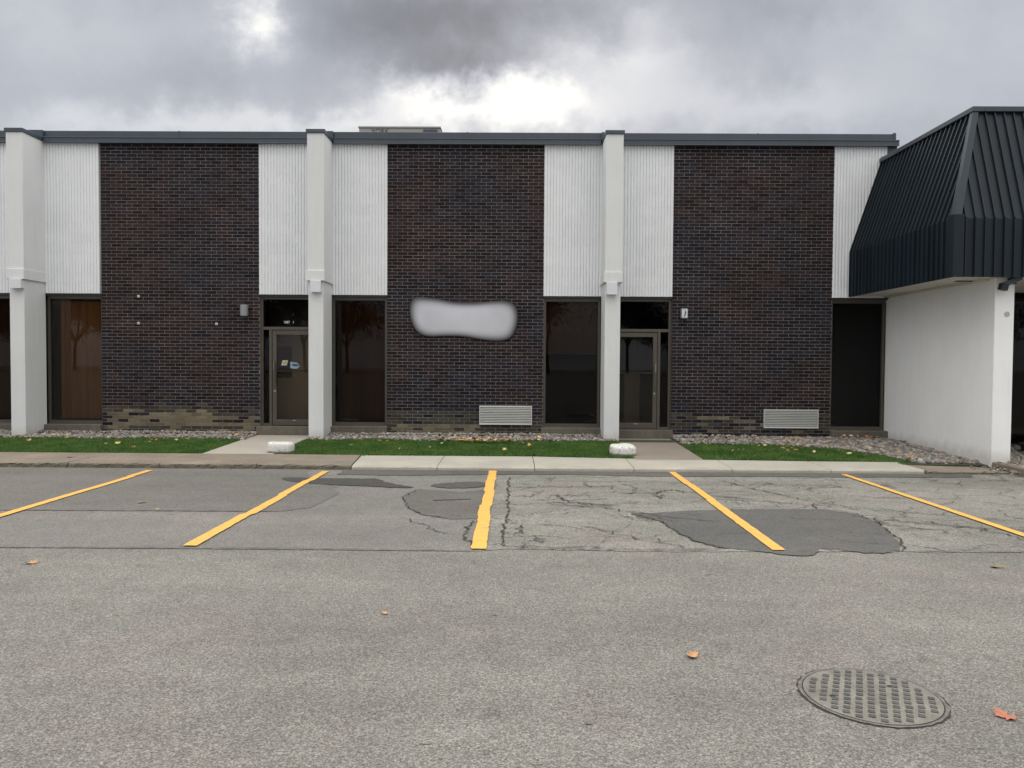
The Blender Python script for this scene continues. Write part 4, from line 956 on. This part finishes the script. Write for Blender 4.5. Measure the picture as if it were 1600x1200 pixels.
MT['litter'] = litter_mat()
def litter(label, pts, s0=.05, s1=.085):
    mb = MB()
    for i, (x, y) in enumerate(pts):
        V, F = leaf_geo(random.uniform(s0, s1), random.uniform(.3, 1.2), i); r = random.uniform(0, 6.28); tl = random.uniform(-.7, .7); z = ground_z(y)+.05+random.uniform(0, .03) if y > 12.75 else .11
        M_ = Matrix.Translation((x, y, z+.012)) @ Matrix.Rotation(r, 4, 'Z') @ Matrix.Rotation(tl, 4, 'X')
        mb.add([tuple(M_ @ Vector(p)) for p in V], F)
    stuff(mb.build('leaf_litter', MT['litter'], None, fixn=False), label, 'leaves')
R = random.uniform
pts = [(R(-1.6, -.9), 14.36+random.gauss(0, .12)) for _ in range(40)]+[(R(-.95, -.12), 14.30+random.gauss(0, .11)) for _ in range(75)]+[(R(.05, .3), R(13.3, 14.0)) for _ in range(9)]+[(R(.35, .6), R(14.6, 15.0)) for _ in range(6)]+[(R(-.3, .5), 14.6+random.gauss(0, .08)) for _ in range(8)]+[(-2.45, 13.95), (-2.4, 14.0), (-2.5, 14.02), (-2.37, 13.9)]+[(R(-3.5, 1.5), R(12.7, 14.6)) for _ in range(10)]
litter('drift of yellow and orange leaves at the back of the middle lawn', pts)
pts = [(R(-9.5, -5.3), R(12.8, 14.6)) for _ in range(30)]+[(-8.6+R(-.15, .15), 14.5+R(-.1, .1)) for _ in range(8)]+[(R(-5.5, -5.2), R(14.6, 15.2)) for _ in range(9)]
litter('few yellow leaves lying on the left lawn', pts)
pts = [(R(3.4, 6.0), R(12.7, 14.5)) for _ in range(36)]+[(R(4.9, 6.2), R(14.1, 14.9)) for _ in range(26)]+[(R(6.0, 6.5), R(12.9, 14.0)) for _ in range(14)]+[(6.45+R(-.1, .1), 12.6+R(-.1, .1)) for _ in range(5)]+[(R(6.3, 7.3), R(15.0, 15.35)) for _ in range(14)]+[(4.05+R(-.1, .1), 14.6) for _ in range(4)]
litter('yellow and orange leaves on the right lawn and its stones', pts)

# ------------------------------------------------------------------ trees across the lot, seen only as reflections in the glass
MT['bark'] = mat('bark', (.06, .05, .04), .9, .2, 8, bump=.4); MT['twig_leaf'] = mat('autumn_foliage', (.05, .05, .036), .8, .2, 2, island=.4)
def tree(x, y, h, seed, label):
    r = random.Random(seed); t = thing('bare_tree', label, 'tree', (x, y, 0), 'trees across the parking lot'); mb = MB(); tips = []
    def limb(p, d, l, rad_, depth):
        q = p+d*l; s_ = d.cross(Vector((.3, .9, .2))).normalized(); u_ = s_.cross(d); V = []
        for (c, rr) in ((p, rad_), (q, rad_*.62)):
            for k_ in range(5): a_ = 2*math.pi*k_/5; V.append(c+s_*math.cos(a_)*rr+u_*math.sin(a_)*rr)
        tgt.add(V, [(k_, (k_+1) % 5, 5+(k_+1) % 5, 5+k_) for k_ in range(5)])
        if depth == 0: tips.append(q); return
        for _ in range(3 if depth > 1 else 4):
            nd = (d+Vector((r.uniform(-.75, .75), r.uniform(-.75, .75), r.uniform(-.1, .6)))).normalized(); limb(q, nd, l*r.uniform(.6, .85), rad_*.6, depth-1)
    tk = MB(); tgt = tk; p0 = Vector((x, y, 0)); d0 = Vector((r.uniform(-.05, .05), r.uniform(-.05, .05), 1)).normalized()
    V = []
    for (c, rr) in ((p0, h*.018), (p0+d0*h*.3, h*.013)):
        for k_ in range(8): a_ = 2*math.pi*k_/8; V.append(c+Vector((math.cos(a_)*rr, math.sin(a_)*rr, 0)))
    tk.add(V, [(k_, (k_+1) % 8, 8+(k_+1) % 8, 8+k_) for k_ in range(8)]); tk.build('trunk', MT['bark'], t)
    tgt = mb
    for _ in range(5): limb(p0+d0*h*.29, (d0+Vector((r.uniform(-.7, .7), r.uniform(-.7, .7), r.uniform(0, .4)))).normalized(), h*.22, h*.012, 3)
    mb.build('branches', MT['bark'], t, fixn=False)
    n = 5000; T = np.array([tuple(q) for q in tips]); C = T[rng.integers(0, len(T), n)]+rng.normal(0, 1, (n, 3))*np.array([h*.13, h*.1, h*.11])+np.array([0, 0, -h*.10]); V = C[:, None, :]+rng.normal(0, .14, (n, 3, 3))
    np_mesh('crown', V, np.arange(3*n).reshape(-1, 3), MT['twig_leaf'], t)
k_ = 0
for x in range(-78, 79, 7):
    k_ += 1; tree(x+random.uniform(-2, 2), -78+random.uniform(-8, 8), random.uniform(9, 14), 100+k_, 'thin autumn tree in the row across the lot, reflected in the glass')
